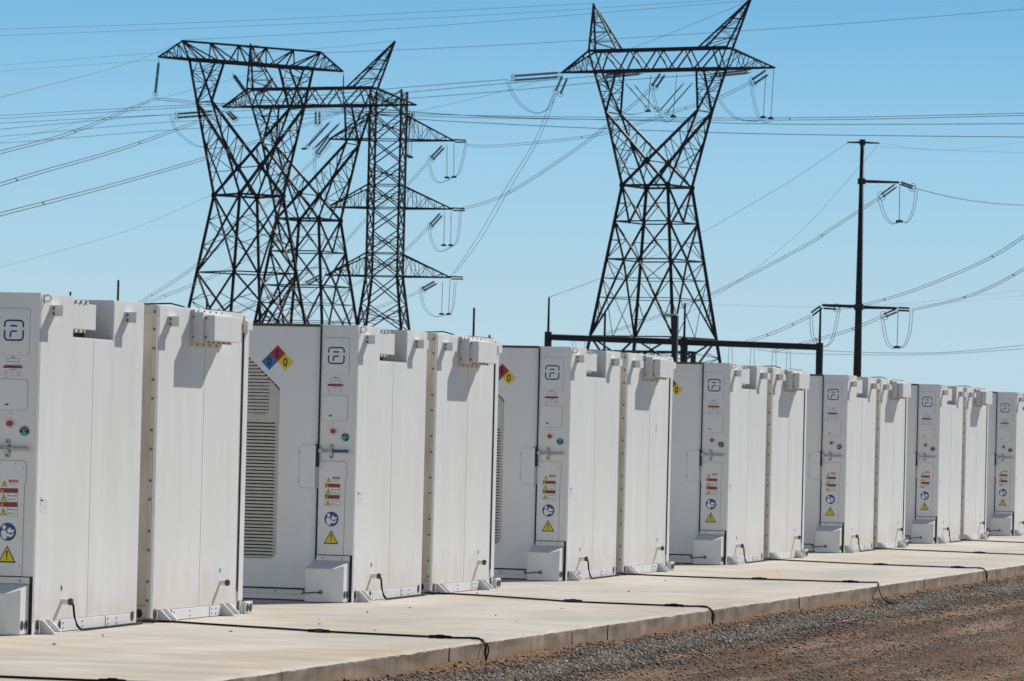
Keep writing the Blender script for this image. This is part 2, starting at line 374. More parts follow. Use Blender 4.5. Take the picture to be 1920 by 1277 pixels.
def gravel(name, X, Y, S, label, mt='stone', flat=.7):
    n = len(X); base = np.array([(1, 0, 0), (-1, 0, 0), (0, 1, 0), (0, -1, 0), (0, 0, 1), (0, 0, -1)], float)
    tri = np.array([(0, 2, 4), (2, 1, 4), (1, 3, 4), (3, 0, 4), (2, 0, 5), (1, 2, 5), (3, 1, 5), (0, 3, 5)])
    rs = np.random.RandomState(11)
    B = base[None]*rs.uniform(.55, 1.25, (n, 6, 1))+rs.uniform(-.3, .3, (n, 6, 3))
    B[:, :, 2] *= flat
    a = rs.uniform(0, 6.28, n); c, s_ = np.cos(a)[:, None], np.sin(a)[:, None]
    x = B[:, :, 0]*c-B[:, :, 1]*s_; y = B[:, :, 0]*s_+B[:, :, 1]*c
    V = np.stack([x, y, B[:, :, 2]], -1)*S[:, None, None]
    V[:, :, 0] += X[:, None]; V[:, :, 1] += Y[:, None]; V[:, :, 2] += (HZ(X, Y)+S*.25)[:, None]
    V = V.reshape(-1, 3); F = (tri[None]+(np.arange(n)*6)[:, None, None]).reshape(-1, 3)
    me = bpy.data.meshes.new(name); me.vertices.add(len(V)); me.vertices.foreach_set('co', V.ravel())
    me.loops.add(F.size); me.loops.foreach_set('vertex_index', F.ravel().astype(np.int32))
    me.polygons.add(len(F)); me.polygons.foreach_set('loop_start', np.arange(0, F.size, 3, dtype=np.int32))
    me.update(calc_edges=True); me.validate(); me.materials.append(M[mt])
    o = link(name, me); tag(o, label, 'gravel', kind='stuff'); return o
rs = np.random.RandomState(5)
# band of crushed stone a little out from the pad
n = 52000
Y = -4+rs.uniform(0, 1, n)**1.35*60
cen = 3.62+.10*np.sin(Y*.9)+.07*np.sin(Y*2.3+1)
X = cen+rs.normal(0, .17, n)+np.where(rs.uniform(0, 1, n) > .8, rs.normal(.15, .35, n), 0)
k = (X > 3.11) & (X < 4.6)
gravel('gravel_band', X[k], Y[k], rs.uniform(.008, .021, n)[k], 'band of loose grey crushed stone lying along the foot of the pad', 'bandstone')
n = 300000
Y = -3+rs.uniform(0, 1, n)**1.2*40; X = 3.12+rs.uniform(0, 1, n)**1.1*5.2
dens = .5+.35*np.sin(X*8+1.1*np.sin(Y*.31+X))+.3*np.sin(X*2.3+Y*.23)+.25*np.sin(X*5.1-Y*.41+2)
k = rs.uniform(0, 1, n) < np.clip(dens+.15, .3, 1)*.8
X = X[k]; Y = Y[k]; n = len(X)
gravel('gravel_scatter', X, Y, rs.uniform(.004, .011, n)*(1+1.3*(rs.uniform(0, 1, n) > .97)), 'small stones pressed into the brown graded earth in bands', 'roadstone', .38)

def pad():
    root = MB(); root.box(-9, 2.6, -30, 150, -.4, -.03, 'conc'); r = root.build('concrete_pad'); tag(r, kind='structure')
    rr = random.Random(4)
    seams = [-30, -3.2, .794, 4.456, 5.677, 9.9, 13.819, 15.502, 21.244, 22.513, 28.3, 36.2, 44.1, 52, 60, 80, 150]
    cuts = [-30, -3.2, 4.456, 9.9, 15.502, 22.513, 28.3, 36.2, 44.1, 52, 60, 80, 150]
    from mathutils import noise as N
    for i in range(len(cuts)-1):
        a, b = cuts[i]+.006, cuts[i+1]-.006
        m = MB(); m.add([(-9, a, 0), (2.9, a, 0), (2.9, b, 0), (-9, b, 0)], [(0, 1, 2, 3)], 'conc')
        ny = max(2, int((min(b, 60)-max(a, -6))/.04)) if b > -6 and a < 60 else 2
        ys = np.linspace(a, b, ny); rows = []
        for y in ys:
            e = .004*N.noise(Vector((y*.8, 0, 5)))
            ch = max(0, N.noise(Vector((y*2.3, 9, 2))))*.014+max(0, N.noise(Vector((y*11, 4, 1)))-.25)*.03
            rows.append([(2.9, y, 0), (3.03+e-ch*.8, y, 0), (3.068+e*.6-ch*.5, y, -.004-ch*.35), (3.082+e*.3, y, -.018-ch), (3.08, y, -.08), (3.08, y, -.4)])
        k = 6; vs = [p for r_ in rows for p in r_]
        fs = [(j*k+c, j*k+c+1, (j+1)*k+c+1, (j+1)*k+c) for j in range(len(rows)-1) for c in range(k-1)]
        fs += [(5, 4, 3, 2, 1, 0), tuple((len(rows)-1)*k+c for c in range(6))]
        m.add(vs, fs, 'conc')
        m.add([(-9, a, 0), (2.9, a, 0), (2.9, a, -.03), (-9, a, -.03)], [(0, 1, 2, 3)], 'conc')
        m.add([(-9, b, 0), (2.9, b, 0), (2.9, b, -.03), (-9, b, -.03)], [(3, 2, 1, 0)], 'conc')
        m.build('slab', r)
    # form joints on the face
    for y in seams[2:-2]:
        if y in cuts: continue
        m = MB(); p = [(3.083, y+.006*rr.uniform(-1, 1), z) for z in np.linspace(-.015, -.17, 7)]
        m.tube(p, .005, 'dark_brown', 4); m.build('joint_filler', r)
        m = MB(); q = [(.38+2.6*t, 10.53-2.45*t+.12*math.sin(9*t)+.05*math.sin(31*t), .0015) for t in np.linspace(0, 1, 40)]
    for i in range(39):
        (x0, y0, z), (x1, y1, _) = q[i], q[i+1]; w = .003+.003*abs(math.sin(i*1.7))
        m.add([(x0, y0-w, z), (x1, y1-w, z), (x1, y1+w, z), (x0, y0+w, z)], [(0, 1, 2, 3)], 'dark_brown')
    m.build('crack', r)
    return r
PAD = pad()

# ================================================================== cabinets
WID = 2.35; HT = 2.6; LEN = 2.27
def hexbolts(pts, axis, mname='bolt', r=.011, h=.008):
    m = MB()
    for p in pts:
        p = Vector(p); d = Vector((1, 0, 0)) if axis == 'x' else Vector((0, -1, 0))
        m.tube([p, p+d*h], r, mname, 6)
    return m
def bolts(parent, pts, axis, **k):
    o = hexbolts(pts, axis, **k).build('bolt_heads', parent); o['kind'] = 'stuff'; return o

def bracket(parent, s):
    "triangular hold-down foot bolted to the slab"
    m = MB(); m.box(.004, .125, s, s+.17, .001, .012, 'white')
    for y in (s, s+.158): m.prism([(0.004, .012), (.118, .012), (.118, .022), (.03, .105), (.004, .105)], 'y', y, y+.012, 'white')
    o = m.build('foot_bracket', parent)
    b = MB(); b.tube([(.07, s+.085, .012), (.07, s+.085, .05)], .010, 'chrome'); b.tube([(.07, s+.085, .012), (.07, s+.085, .024)], .02, 'chrome'); b.build('anchor_bolt', o)
def casting(parent, s, ax='x'):
    m = MB()
    if ax == 'x': m.prism(circle(s, .072, .040, 18, .85), 'x', .001, .004, 'hole'); ring = circle(s, .072, .040, 18, .85)
    o = m.build('casting_hole', parent)
def small_hood(parent, s):
    m = MB(); x1 = .098; l = .165; z0, z1 = 2.43, 2.512; t = .003
    m.box(.001, .016, s-.012, s+.012, z0, z1+.004, 'white')
    m.box(.016, x1, s, s+t, z0, z1, 'white'); m.box(.001, x1, s, s+l, z1, z1+t, 'white')
    m.box(x1-t, x1, s+t, s+l, z0, z1, 'white')
    o = m.build('small_hood', parent)
    q = hexbolts([(.022, s, z0+.02), (.022, s, z1-.02)], 'y').build('bolt_heads', o); q['kind'] = 'stuff'
def seam(parent, s, z0, z1):
    m = MB(); m.box(.0005, .0042, s-.002, s+.002, z0, z1, 'groove'); m.build('panel_seam', parent)
def kick(parent, s0, s1):
    m = MB(); m.box(.004, .014, s0, s1, .006, .092, 'white'); m.box(.004, .0155, s0, s0+.008, .006, .092, 'groove')
    o = m.build('base_panel', parent, bevel=.002)
    q = hexbolts([(.014, s0+.05, .03), (.014, s0+.05, .07)]+[(.014, (s0+s1)/2-.02, .03), (.014, (s0+s1)/2-.02, .07)], 'x', r=.006, h=.006).build('bolt_heads', o); q['kind'] = 'stuff'
def stub(parent, s, z, tagm, ln=.11):
    m = MB(); m.tube([(.003, s, z), (ln, s, z)], .024, 'white', 10); o = m.build('pipe_stub', parent)
    c = MB(); c.tube([(ln, s, z), (ln+.035, s, z)], .022, 'brass', 8); c.tube([(ln+.006, s, z), (ln+.026, s, z)], .029, 'brass', 8); c.build('end_cap', o)
    t = MB(); t.prism(circle(s-.015, z+.105, .021, 10, .6), 'x', .003, .0065, tagm); t.build('colour_tag', parent)

def warn_tri(m, cx, cz, w, h, y, mark='!'):
    "yellow triangle with dark rim"
    def tri(k, yy0, yy1, mm): 
        c = cz
        m.prism([(cx-w/2*k, c-h/2+h*(1-k)*.40), (cx+w/2*k, c-h/2+h*(1-k)*.40), (cx, c-h/2+h*(1-k)*.40+h*k)], 'y', yy0, yy1, mm)
    tri(1, y-.001, y, 'black'); tri(.80, y-.0017, y-.001, 'yellow')
    if mark == '!':
        m.prism([(cx-.05*w, cz+.20*h), (cx+.05*w, cz+.20*h), (cx+.025*w, cz-.17*h), (cx-.025*w, cz-.17*h)], 'y', y-.0024, y-.0017, 'black')
        m.prism(circle(cx, cz-.27*h, .045*w, 8), 'y', y-.0024, y-.0017, 'black')
    else:
        m.prism([(cx+.04*w, cz+.24*h), (cx-.09*w, cz-.06*h), (cx-.01*w, cz-.06*h), (cx-.03*w, cz-.34*h), (cx+.10*w, cz+.02*h), (cx+.02*w, cz+.02*h)], 'y', y-.0024, y-.0017, 'black')

def front_cabinet():
    root = empty('battery_cabinet', (0, 0, 0))
    nl, nr, nb = .703, 1.572, 2.283
    b = MB()
    b.box(-WID, -.358, .004, LEN, .012, HT-.02, 'white'); b.box(-.354, -.24, nl+.001, nr-.001, nb+.001, HT-.09, 'dark_brown'); b.box(-.238, -.008, nl+.001, nr-.001, nb+.001, nb+.004, 'dark_brown')  # notch back and floor in dark brown: shade under the hood painted in
    b.prism([(0.0, .0), (LEN, .0), (LEN, HT), (nr, HT), (nr, nb), (nl, nb), (nl, HT), (0.0, HT)], 'x', -.356, 0, 'white')
    b.box(-WID, -.40, -.056, .0035, 2.580, HT+.003, 'dark_brown'); b.prism([(-.399, -.056), (-.376, -.050), (-.361, -.030), (-.358, .0035), (-.399, .0035)], 'z', 2.580, HT+.003, 'dark_brown')
    b.build('body', root, bevel=.004)
    # outer skin sheets
    for poly in ([(.02, .10), (1.147, .10), (1.147, nb-.012), (nl-.012, nb-.012), (nl-.012, HT-.02), (.02, HT-.02)],
                 [(1.152, .10), (LEN-.02, .10), (LEN-.02, HT-.02), (nr+.012, HT-.02), (nr+.012, nb-.012), (1.152, nb-.012)]):
        m = MB(); m.prism(poly, 'x', .0005, .003, 'panel'); m.build('side_panel', root)
    seam(root, 1.1495, .10, nb-.012)
    # notch lining and hood inside it
    m = MB(); m.box(-.22, -.012, .706, 1.22, 2.348, 2.548, 'white'); o = m.build('vent_hood', root, bevel=.004)
    f = MB(); f.box(-.03, -.014, .706, 1.0, 2.322, 2.347, 'cream'); f.build('flange', o); f = MB(); f.box(-.03, -.010, .706, 1.05, 2.549, 2.575, 'white'); f.build('flange', o)
    q = hexbolts([(-.014, y, 2.334) for y in (.75, .85, .95)]+[(-.010, y, 2.562) for y in (.76, .87, .98)], 'x').build('bolt_heads', o); q['kind'] = 'stuff'
    small_hood(root, .225); small_hood(root, 1.83)
    m = MB()
    pts = [(.028+.026*math.cos(t), .085, 2.562+.026*math.sin(t)) for t in np.linspace(0, 2*math.pi, 15)]
    m.tube(pts, .0075, 'white', 6, cap=False); m.box(.0, .01, .07, .10, 2.53, 2.59, 'white'); m.build('lifting_eye', root)
    casting(root, .105); casting(root, 2.17)
    bracket(root, .15)
    kick(root, .56, 1.525); kick(root, 1.535, 2.06)
    stub(root, .60, .235, 'grn', .06)
    m = MB(); m.box(.003, .0045, .095, .245, .93, 1.055, 'labw')
    for k in range(9):
        z = .94+k*.0125
        for a, c in ((.105, .15), (.165, .235)):
            if (k*7+int(a*100)) % 4: m.box(.0045, .0052, a, c-.01*((k*5) % 3), z, z+.004, 'fade')
    m.box(.0045, .0053, .10, .15, 1.015, 1.026, 'black')
    m.build('rating_sticker', root)
    # cable from the stub down to the pad and along the foot
    m = MB(); m.tube([(.085, .60, .235), (.096, .61, .21), (.10, .63, .12), (.105, .68, .05), (.09, .80, .014), (.07, 1.1, .010), (.055, 1.6, .010), (.06, 2.0, .014), (.04, 2.3, .012)], .0095, 'cable', 6); m.build('drop_cable', root, smooth=True)
    # ---------------- the shaded front
    y0 = -.05
    m = MB()
    grn = [(-2.05, .39)]+arc(-.80, .45, .06, 270, 360, 4)+[(-.741, 1.96)]+arc(-.80, 1.965, .06, 8, 42, 3)+[(-1.06, 2.285)]+[(-1.12, 2.32), (-2.05, 2.32)]
    outer = [(-WID+.02, .122), (-.43, .122), (-.43, 2.575), (-WID+.02, 2.575)]
    import bmesh
    bm = bmesh.new(); es = []
    for loop in (outer, grn):
        vv = [bm.verts.new((x, y0, z)) for x, z in loop]
        es += [bm.edges.new((vv[i], vv[(i+1) % len(vv)])) for i in range(len(vv))]
    bmesh.ops.triangle_fill(bm, use_beauty=True, use_dissolve=False, edges=es)
    bm.verts.index_update()
    m.add([tuple(v.co) for v in bm.verts], [tuple(v.index for v in f.verts) for f in bm.faces], 'door'); bm.free()
    n = len(grn)
    m.add([(x, y0, z) for x, z in grn]+[(x, -.006, z) for x, z in grn], [(i, (i+1) % n, (i+1) % n+n, i+n) for i in range(n)], 'door')
    # rounded right edge, straight top and bottom returns
    prof = [(-.43+.066*math.sin(t), y0+.048*(1-math.cos(t))) for t in np.linspace(0, math.pi/2, 7)]
    m.add([(x, y, .122) for x, y in prof]+[(x, y, 2.575) for x, y in prof], [(i, i+1, i+8, i+7) for i in range(6)], 'door')
    m.add([(-WID+.02, y0, 2.575)]+[(x, y, 2.575) for x, y in prof]+[(-WID+.02, -.002, 2.575)], [tuple(range(9))], 'door')
    m.add([(-WID+.02, y0, .122)]+[(x, y, .122) for x, y in prof]+[(-WID+.02, -.002, .122)], [tuple(range(9))], 'door')
    m.add([(-WID+.02, y0, .122), (-WID+.02, y0, 2.575), (-WID+.02, -.002, 2.575), (-WID+.02, -.002, .122)], [(0, 1, 2, 3)], 'door')
    door = m.build('door', root)
    m = MB(); m.box(-.366, -.353, -.014, .002, 1.46, 2.585, 'rubber_gap'); m.box(-.366, -.353, -.014, .002, .40, 1.06, 'rubber_gap')
    m.box(-.372, -.352, -.052, .002, 1.265, 1.475, 'rubber_gap'); m.box(-WID+.02, -.46, -.02, .002, .108, .120, 'rubber_gap')
    m.build('door_seal', root)
    # grille
    g = MB(); g.box(-2.05, -.745, -.005, -.002, .39, 2.32, 'hole'); g.build('grille_backing', door)
    gm = MB(); gm.box(-1, 0, -.012, 0, -.0100, .0100, 'grille'); slat = gm.mesh('slat')
    z = .405
    def edge(z): return -.746 if z < 1.97 else -.746-(z-1.97)*1.02
    while z < 2.30:
        if not 1.655 < z < 1.76:
            lim = edge(z) if z > 1.76 else -.748
            o = link('slat', slat, door); o.location = (lim, -.014, z); o.scale = (2.04+lim, 1, 1 if z < 1.7 else 1.15)
        z += .0318
    g = MB(); g.box(-2.05, -.744, -.03, -.010, 1.668, 1.755, 'grille')
    for x in (-.98, -.94, -.90): g.box(x-.012, x+.012, -.031, -.030, 1.742, 1.747, 'hole')
    g.build('mid_rail', door)
    g = MB(); g.prism([(-.862, 1.756), (-.744, 1.756), (-.744, 1.965), (-.862, 2.085)], 'y', -.030, -.027, 'grille')
    k = 0; z = 1.775
    while z < 2.07:
        g.box(-.858, -.747 if z < 1.96 else -.747-(z-1.965)*.95, -.0312, -.030, z, z+.002, 'fade'); g.box(-.868, -.850, -.0318, -.0312, z+.012, z+.018, 'hole'); z += .0318
    g.build('grille_plate', door)
    g = MB(); g.box(-.79, -.744, -.030, -.027, .41, 1.667, 'grille'); z = .42
    while z < 1.65:
        g.box(-.800, -.776, -.0312, -.0272, z-.006, z+.002, 'hole'); g.box(-.775, -.744, -.0312, -.030, z, z+.0025, 'fade'); z += .0318
    g.build('grille_plate', door)
    # hazard diamond
    m = MB(); cx, cz, a = -.773, 2.24, .157; y = y0-.001
    m.prism([(cx, cz-a-.003), (cx+a+.003, cz), (cx, cz+a+.003), (cx-a-.003, cz)], 'y', y, y+.001, 'fade')
    for dx, dz, mm in ((0, .5, 'red'), (-.5, 0, 'blue'), (.5, 0, 'yellow'), (0, -.5, 'labw')):
        q = a*.5; px, pz = cx+dx*a, cz+dz*a
        m.prism([(px, pz-q), (px+q, pz), (px, pz+q), (px-q, pz)], 'y', y-.0008, y, mm)
    m.text('1', cx-.003, cz+a*.5, y-.0016, .026, .084, 'black', .0); m.text('0', cx-a*.5, cz, y-.0016, .046, .086, 'black', .02); m.text('0', cx+a*.5, cz, y-.0016, .046, .086, 'black', .02)
    m.build('hazard_diamond', door)
    # small hinged hatch on the door
    m = MB(); p = rrect(-.532, -.372, 1.06, 1.468, .03, 4, (1, 0, 0, 1))
    m.prism(p, 'y', y0+.03, y0-.0005, 'groove'); m.prism(rrect(-.527, -.372, 1.065, 1.463, .027, 4, (1, 0, 0, 1)), 'y', y0+.03, y0-.003, 'door')
    h = m.build('hatch', door)
    for z in (1.13, 1.395):
        m = MB(); m.box(-.541, -.530, y0-.012, y0, z-.022, z+.022, 'white'); m.box(-.536, -.533, y0-.014, y0-.012, z-.018, z+.018, 'groove'); m.build('hinge', h)
    # base rail
    m = MB(); m.box(-WID+.02, -.452, -.008, .002, .012, .104, 'white'); m.box(-WID+.02, -.46, -.012, -.008, .058, .061, 'groove'); m.box(-WID+.02, -.452, -.004, .0, .0, .012, 'rubber_gap')
    br = m.build('base_rail', root)
    bolts(br, [(x, -.009, .083) for x in (-.75, -1.1, -1.6, -2.1)], 'y', r=.012, mname='groove')
    # pillar fittings ---------------------------------------------------------
    m = MB(); m.prism(rrect(-.340, -.076, 2.118, 2.481, .02, 3), 'y', 0, -.0012, 'groove'); m.prism(rrect(-.337, -.080, 2.121, 2.477, .018, 3), 'y', 0, -.005, 'door')
    lp = m.build('emblem_panel', root)
    bolts(lp, [(x, -.005, z) for x, z in ((-.30, 2.46), (-.15, 2.46), (-.10, 2.40), (-.10, 2.21), (-.32, 2.40), (-.32, 2.21), (-.30, 2.14), (-.15, 2.14))], 'y', r=.005, h=.003, mname='fade')
    m = MB(); x0, x1, z0, z1 = -.283, -.131, 2.236, 2.386; r = .028; w = .0135; ya, yb = -.0055, -.0065
    m.ribbon([(x0, 2.336), (x0, z1-r)]+arc(x0+r, z1-r, r, 180, 90)+[(x1-r, z1)]+arc(x1-r, z1-r, r, 90, 0)+[(x1, 2.336)], w, ya, yb, 'navy')
    m.ribbon([(x0, 2.312), (x0, z0+r)]+arc(x0+r, z0+r, r, 180, 270)+[(x1-r, z0)]+arc(x1-r, z0+r, r, 270, 360)+[(x1, 2.312)], w, ya, yb, 'navy')
    m.ribbon([(-.236, 2.345), (-.182, 2.345)], w, ya, yb, 'navy')
    m.ribbon([(-.235, 2.258), (-.235, 2.285)]+arc(-.213, 2.283, .022, 180, 90)+[(-.182, 2.305)], w, ya, yb, 'navy')
    m.build('emblem', lp)
    m = MB(); m.box(-.262, -.158, -.001, 0, 2.046, 2.098, 'labline'); m.box(-.258, -.162, -.0018, -.001, 2.05, 2.094, 'labw')
    m.box(-.254, -.166, -.0024, -.0018, 2.069, 2.075, 'labline'); m.box(-.225, -.195, -.001, 0, 2.104, 2.110, 'black'); m.build('nameplate', root)
    m = MB(); m.box(-.288, -.133, -.0015, 0, 2.022, 2.044, 'brick'); m.text('WARNING', -.205, 2.033, -.0022, .085, .012, 'black', .01)
    m.prism([(-.275, 2.026), (-.260, 2.026), (-.2675, 2.040)], 'y', -.0022, -.0015, 'black')
    for x, w, n_ in ((-.284, .035, 4), (-.225, .018, 4), (-.178, .04, 4)):
        for k in range(n_): m.box(x, x+w-.004*((k*3) % 2), -.001, 0, 1.996-k*.0105, 1.9995-k*.0105, 'fade')
    m.box(-.245, -.175, -.001, 0, 2.010, 2.014, 'brick'); m.box(-.284, -.245, -.001, 0, 1.946, 1.950, 'fade')
    m.build('warning_sign', root)
    m = MB(); m.prism(rrect(-.338, -.080, 1.700, 1.940, .022, 3), 'y', 0, -.0015, 'groove'); m.prism(rrect(-.334, -.084, 1.704, 1.936, .02, 3), 'y', 0, -.006, 'door')
    hp = m.build('upper_hatch', root)
    m = MB(); m.prism(circle(-.250, 1.745, .009, 8), 'y', -.006, -.011, 'black'); m.box(-.270, -.230, -.009, -.006, 1.743, 1.747, 'black'); m.build('keyhole', hp)
    m = MB(); m.box(-.235, -.200, -.001, 0, 1.678, 1.683, 'fade'); m.box(-.238, -.196, -.001, 0, 1.566, 1.571, 'fade'); m.build('caption_strip', root)
    m = MB(); m.tube([(-.218, 0, 1.60), (-.218, -.012, 1.60)], .015, 'chrome', 14); e = m.build('emergency_stop', root)
    m = MB(); m.tube([(-.218, -.012, 1.60), (-.218, -.026, 1.60), (-.218, -.036, 1.60)], .022, 'red', 14); m.build('push_button', e, smooth=False)
    # round rotary switch
    m = MB(); c = (-.099, 1.545)
    m.prism(circle(*c, .039, 8), 'y', 0, -.012, 'teal'); m.box(c[0]-.036, c[0]-.018, -.016, -.001, c[1]-.012, c[1]+.014, 'black'); m.box(c[0]+.016, c[0]+.035, -.016, -.001, c[1]-.016, c[1]+.012, 'black')
    m.prism(circle(*c, .012, 8), 'y', -.012, -.018, 'orange'); m.box(c[0]-.016, c[0]+.016, -.0165, -.012, c[1]+.016, c[1]+.030, 'brass')
    m.build('rotary_switch', root)
    # latch
    m = MB(); m.prism(rrect(-.258, -.210, 1.338, 1.485, .0235, 5), 'y', 0, -.006, 'chrome'); m.prism(rrect(-.252, -.216, 1.344, 1.479, .018, 5), 'y', -.006, -.0075, 'hole')
    m.prism(rrect(-.249, -.219, 1.347, 1.476, .015, 5), 'y', -.006, -.009, 'chrome')
    m.tube([(-.234, -.006, 1.462), (-.234, -.016, 1.462)], .007, 'hole', 8); m.tube([(-.234, -.006, 1.36), (-.234, -.016, 1.36)], .007, 'hole', 8)
    la = m.build('latch_plate', root)
    m = MB(); m.tube([(-.372, -.03, 1.418), (-.30, -.032, 1.416), (-.24, -.04, 1.418), (-.15, -.052, 1.415)], .010, 'chrome', 8); m.box(-.375, -.318, -.04, -.018, 1.398, 1.432, 'chrome')
    m.tube([(-.234, -.008, 1.418), (-.234, -.045, 1.418)], .019, 'chrome', 10); m.box(-.25, -.215, -.035, -.01, 1.385, 1.412, 'chrome')
    m.build('latch_arm', la)
    m = MB(); m.tube([(-.205, -.046, 1.415), (-.12, -.055, 1.414), (-.052, -.06, 1.416)], .0145, 'gripm', 8); m.build('grip', la)
    # lower access panel
    def lshape(e): return [(-.348-e, 1.19), (-.348-e, 1.30), (-.335, 1.317+e), (-.092, 1.317+e), (-.078+e, 1.30), (-.078+e, 1.16), (-.090+e, 1.13), (-.092+e, .452), (-.100, .443-e), (-.340, .443-e), (-.348-e, .452)]
    m = MB(); m.prism(lshape(.004), 'y', 0, -.002, 'groove'); m.prism(lshape(0), 'y', 0, -.010, 'white'); ap = m.build('access_panel', root)
    bolts(ap, [(x, -.010, z) for x, z in ((-.29, 1.30), (-.165, 1.30), (-.325, 1.26), (-.100, 1.26), (-.330, .99), (-.108, .99), (-.330, .73), (-.110, .73), (-.330, .49), (-.112, .52), (-.27, .465), (-.16, .465))], 'y', r=.006, h=.003, mname='groove')
    ys = -.0105
    m = MB(); m.box(-.278, -.137, ys-.0008, ys, 1.119, 1.173, 'labw'); warn_tri(m, -.250, 1.145, .050, .046, ys-.0008, 'b')
    m.box(-.214, -.138, ys-.0014, ys-.0008, 1.152, 1.172, 'red'); m.text('DANGER', -.172, 1.162, ys-.002, .055, .011, 'labw', .01)
    for k in range(4): m.box(-.212, -.145-.006*(k % 2), ys-.0014, ys-.0008, 1.126+k*.006, 1.128+k*.006, 'fade')
    m.build('danger_sign', ap)
    for zt, t1, t2 in ((1.108, 'Electrical', 'Hazard.'), (1.001, 'Riesgo', 'El\u00e9ctrico.')):
        m = MB(); m.box(-.284, -.137, ys-.0006, ys, zt-.105, zt, 'black'); m.box(-.282, -.139, ys-.0012, ys-.0006, zt-.034, zt-.002, 'brick')
        m.box(-.282, -.222, ys-.0012, ys-.0006, zt-.103, zt-.036, 'labw'); m.box(-.220, -.139, ys-.0012, ys-.0006, zt-.103, zt-.036, 'labw')
        m.prism([(-.276, zt-.029), (-.254, zt-.029), (-.265, zt-.008)], 'y', ys-.0018, ys-.0012, 'yellow')
        m.text('WARNING' if t1 == 'Electrical' else 'ADVERTENCIA', -.196, zt-.018, ys-.0018, .10, .016, 'black', .01)
        warn_tri(m, -.252, zt-.069, .052, .054, ys-.0012, 'b')
        m.text(t1, -.181, zt-.055, ys-.0018, .070, .015, 'black', .008); m.text(t2, -.184, zt-.083, ys-.0018, .062, .013, 'black', .008)
        m.build('hazard_sign', ap)
    m = MB(); cx, cz = -.213, .776; m.prism(circle(cx, cz, .0695, 28), 'y', ys-.001, ys, 'sblue')
    f0, f1 = ys-.0017, ys-.001
    m.prism(circle(cx-.028, cz+.034, .0165, 12), 'y', f0, f1, 'labw')
    m.prism([(cx-.055, cz-.01), (cx-.045, cz+.012), (cx-.020, cz+.012), (cx-.004, cz-.010), (cx+.030, cz-.022), (cx+.040, cz-.008), (cx+.052, cz-.014), (cx+.032, cz-.040), (cx-.004, cz-.034), (cx-.010, cz-.058), (cx-.042, cz-.050)], 'y', f0, f1, 'labw')
    m.prism([(cx-.006, cz+.012), (cx+.018, cz+.036), (cx+.030, cz+.018), (cx+.056, cz+.016), (cx+.046, cz-.004), (cx+.024, cz-.004), (cx+.010, cz-.012)], 'y', f0, f1, 'labw')
    m.build('manual_sign', ap)
    m = MB(); warn_tri(m, -.213, .607, .146, .130, ys, '!'); m.build('warning_triangle', ap)
    # wedge shaped cable entry box at the foot of the pillar
    m = MB(); fp = [(-.372, 0.0), (-.372, -.275), (-.100, -.275), (-.028, -.175), (-.028, 0.0)]
    zt = [.385, .315, .315, .345, .385]; n = 5
    m.add([(x, y, .006) for x, y in fp]+[(x, y, z) for (x, y), z in zip(fp, zt)], [tuple(range(n))[::-1], tuple(range(n, 2*n))]+[(i, (i+1) % n, (i+1) % n+n, i+n) for i in range(n)], 'white')
    bx = m.build('entry_box', root, bevel=.003)
    m = MB(); m.box(-.352, -.026, -.012, -.001, .386, .432, 'white'); m.build('flange', bx)
    bolts(bx, [(-.29, -.012, .41), (-.10, -.012, .41)], 'y', r=.007, h=.004)
    m = MB()
    for y in (-.135, -.055): m.prism(circle(y, .075, .036, 16, .85), 'x', -.027, -.024, 'hole')
    m.build('knockout', bx)
    m = MB(); m.tube([(-.475, -.03, .098), (-.44, -.05, .085), (-.40, -.285, .080), (-.30, -.295, .092), (-.21, -.292, .098)], .005, 'cable', 5)
    m.tube([(-.215+.016*math.cos(t), -.29, .098+.016*math.sin(t)) for t in np.linspace(0, 6.28, 9)], .004, 'cable', 5); m.build('tether_hook', bx)
    m = MB(); m.box(-.026, -.002, -.006, .003, .002, .436, 'rubber_gap'); m.box(-.352, -.002, -.006, .003, .434, .440, 'rubber_gap'); m.build('foot_gap_shade', root)  # black strips stand in for the shade in the recess beside the box
    return root
M['grn'] = mat('green_tag', (.03, .16, .08), .5); M['cyn'] = mat('cyan_tag', (.02, .30, .40), .5)
M['gripm'] = mat('grey_grip', (.42, .42, .41), .5)

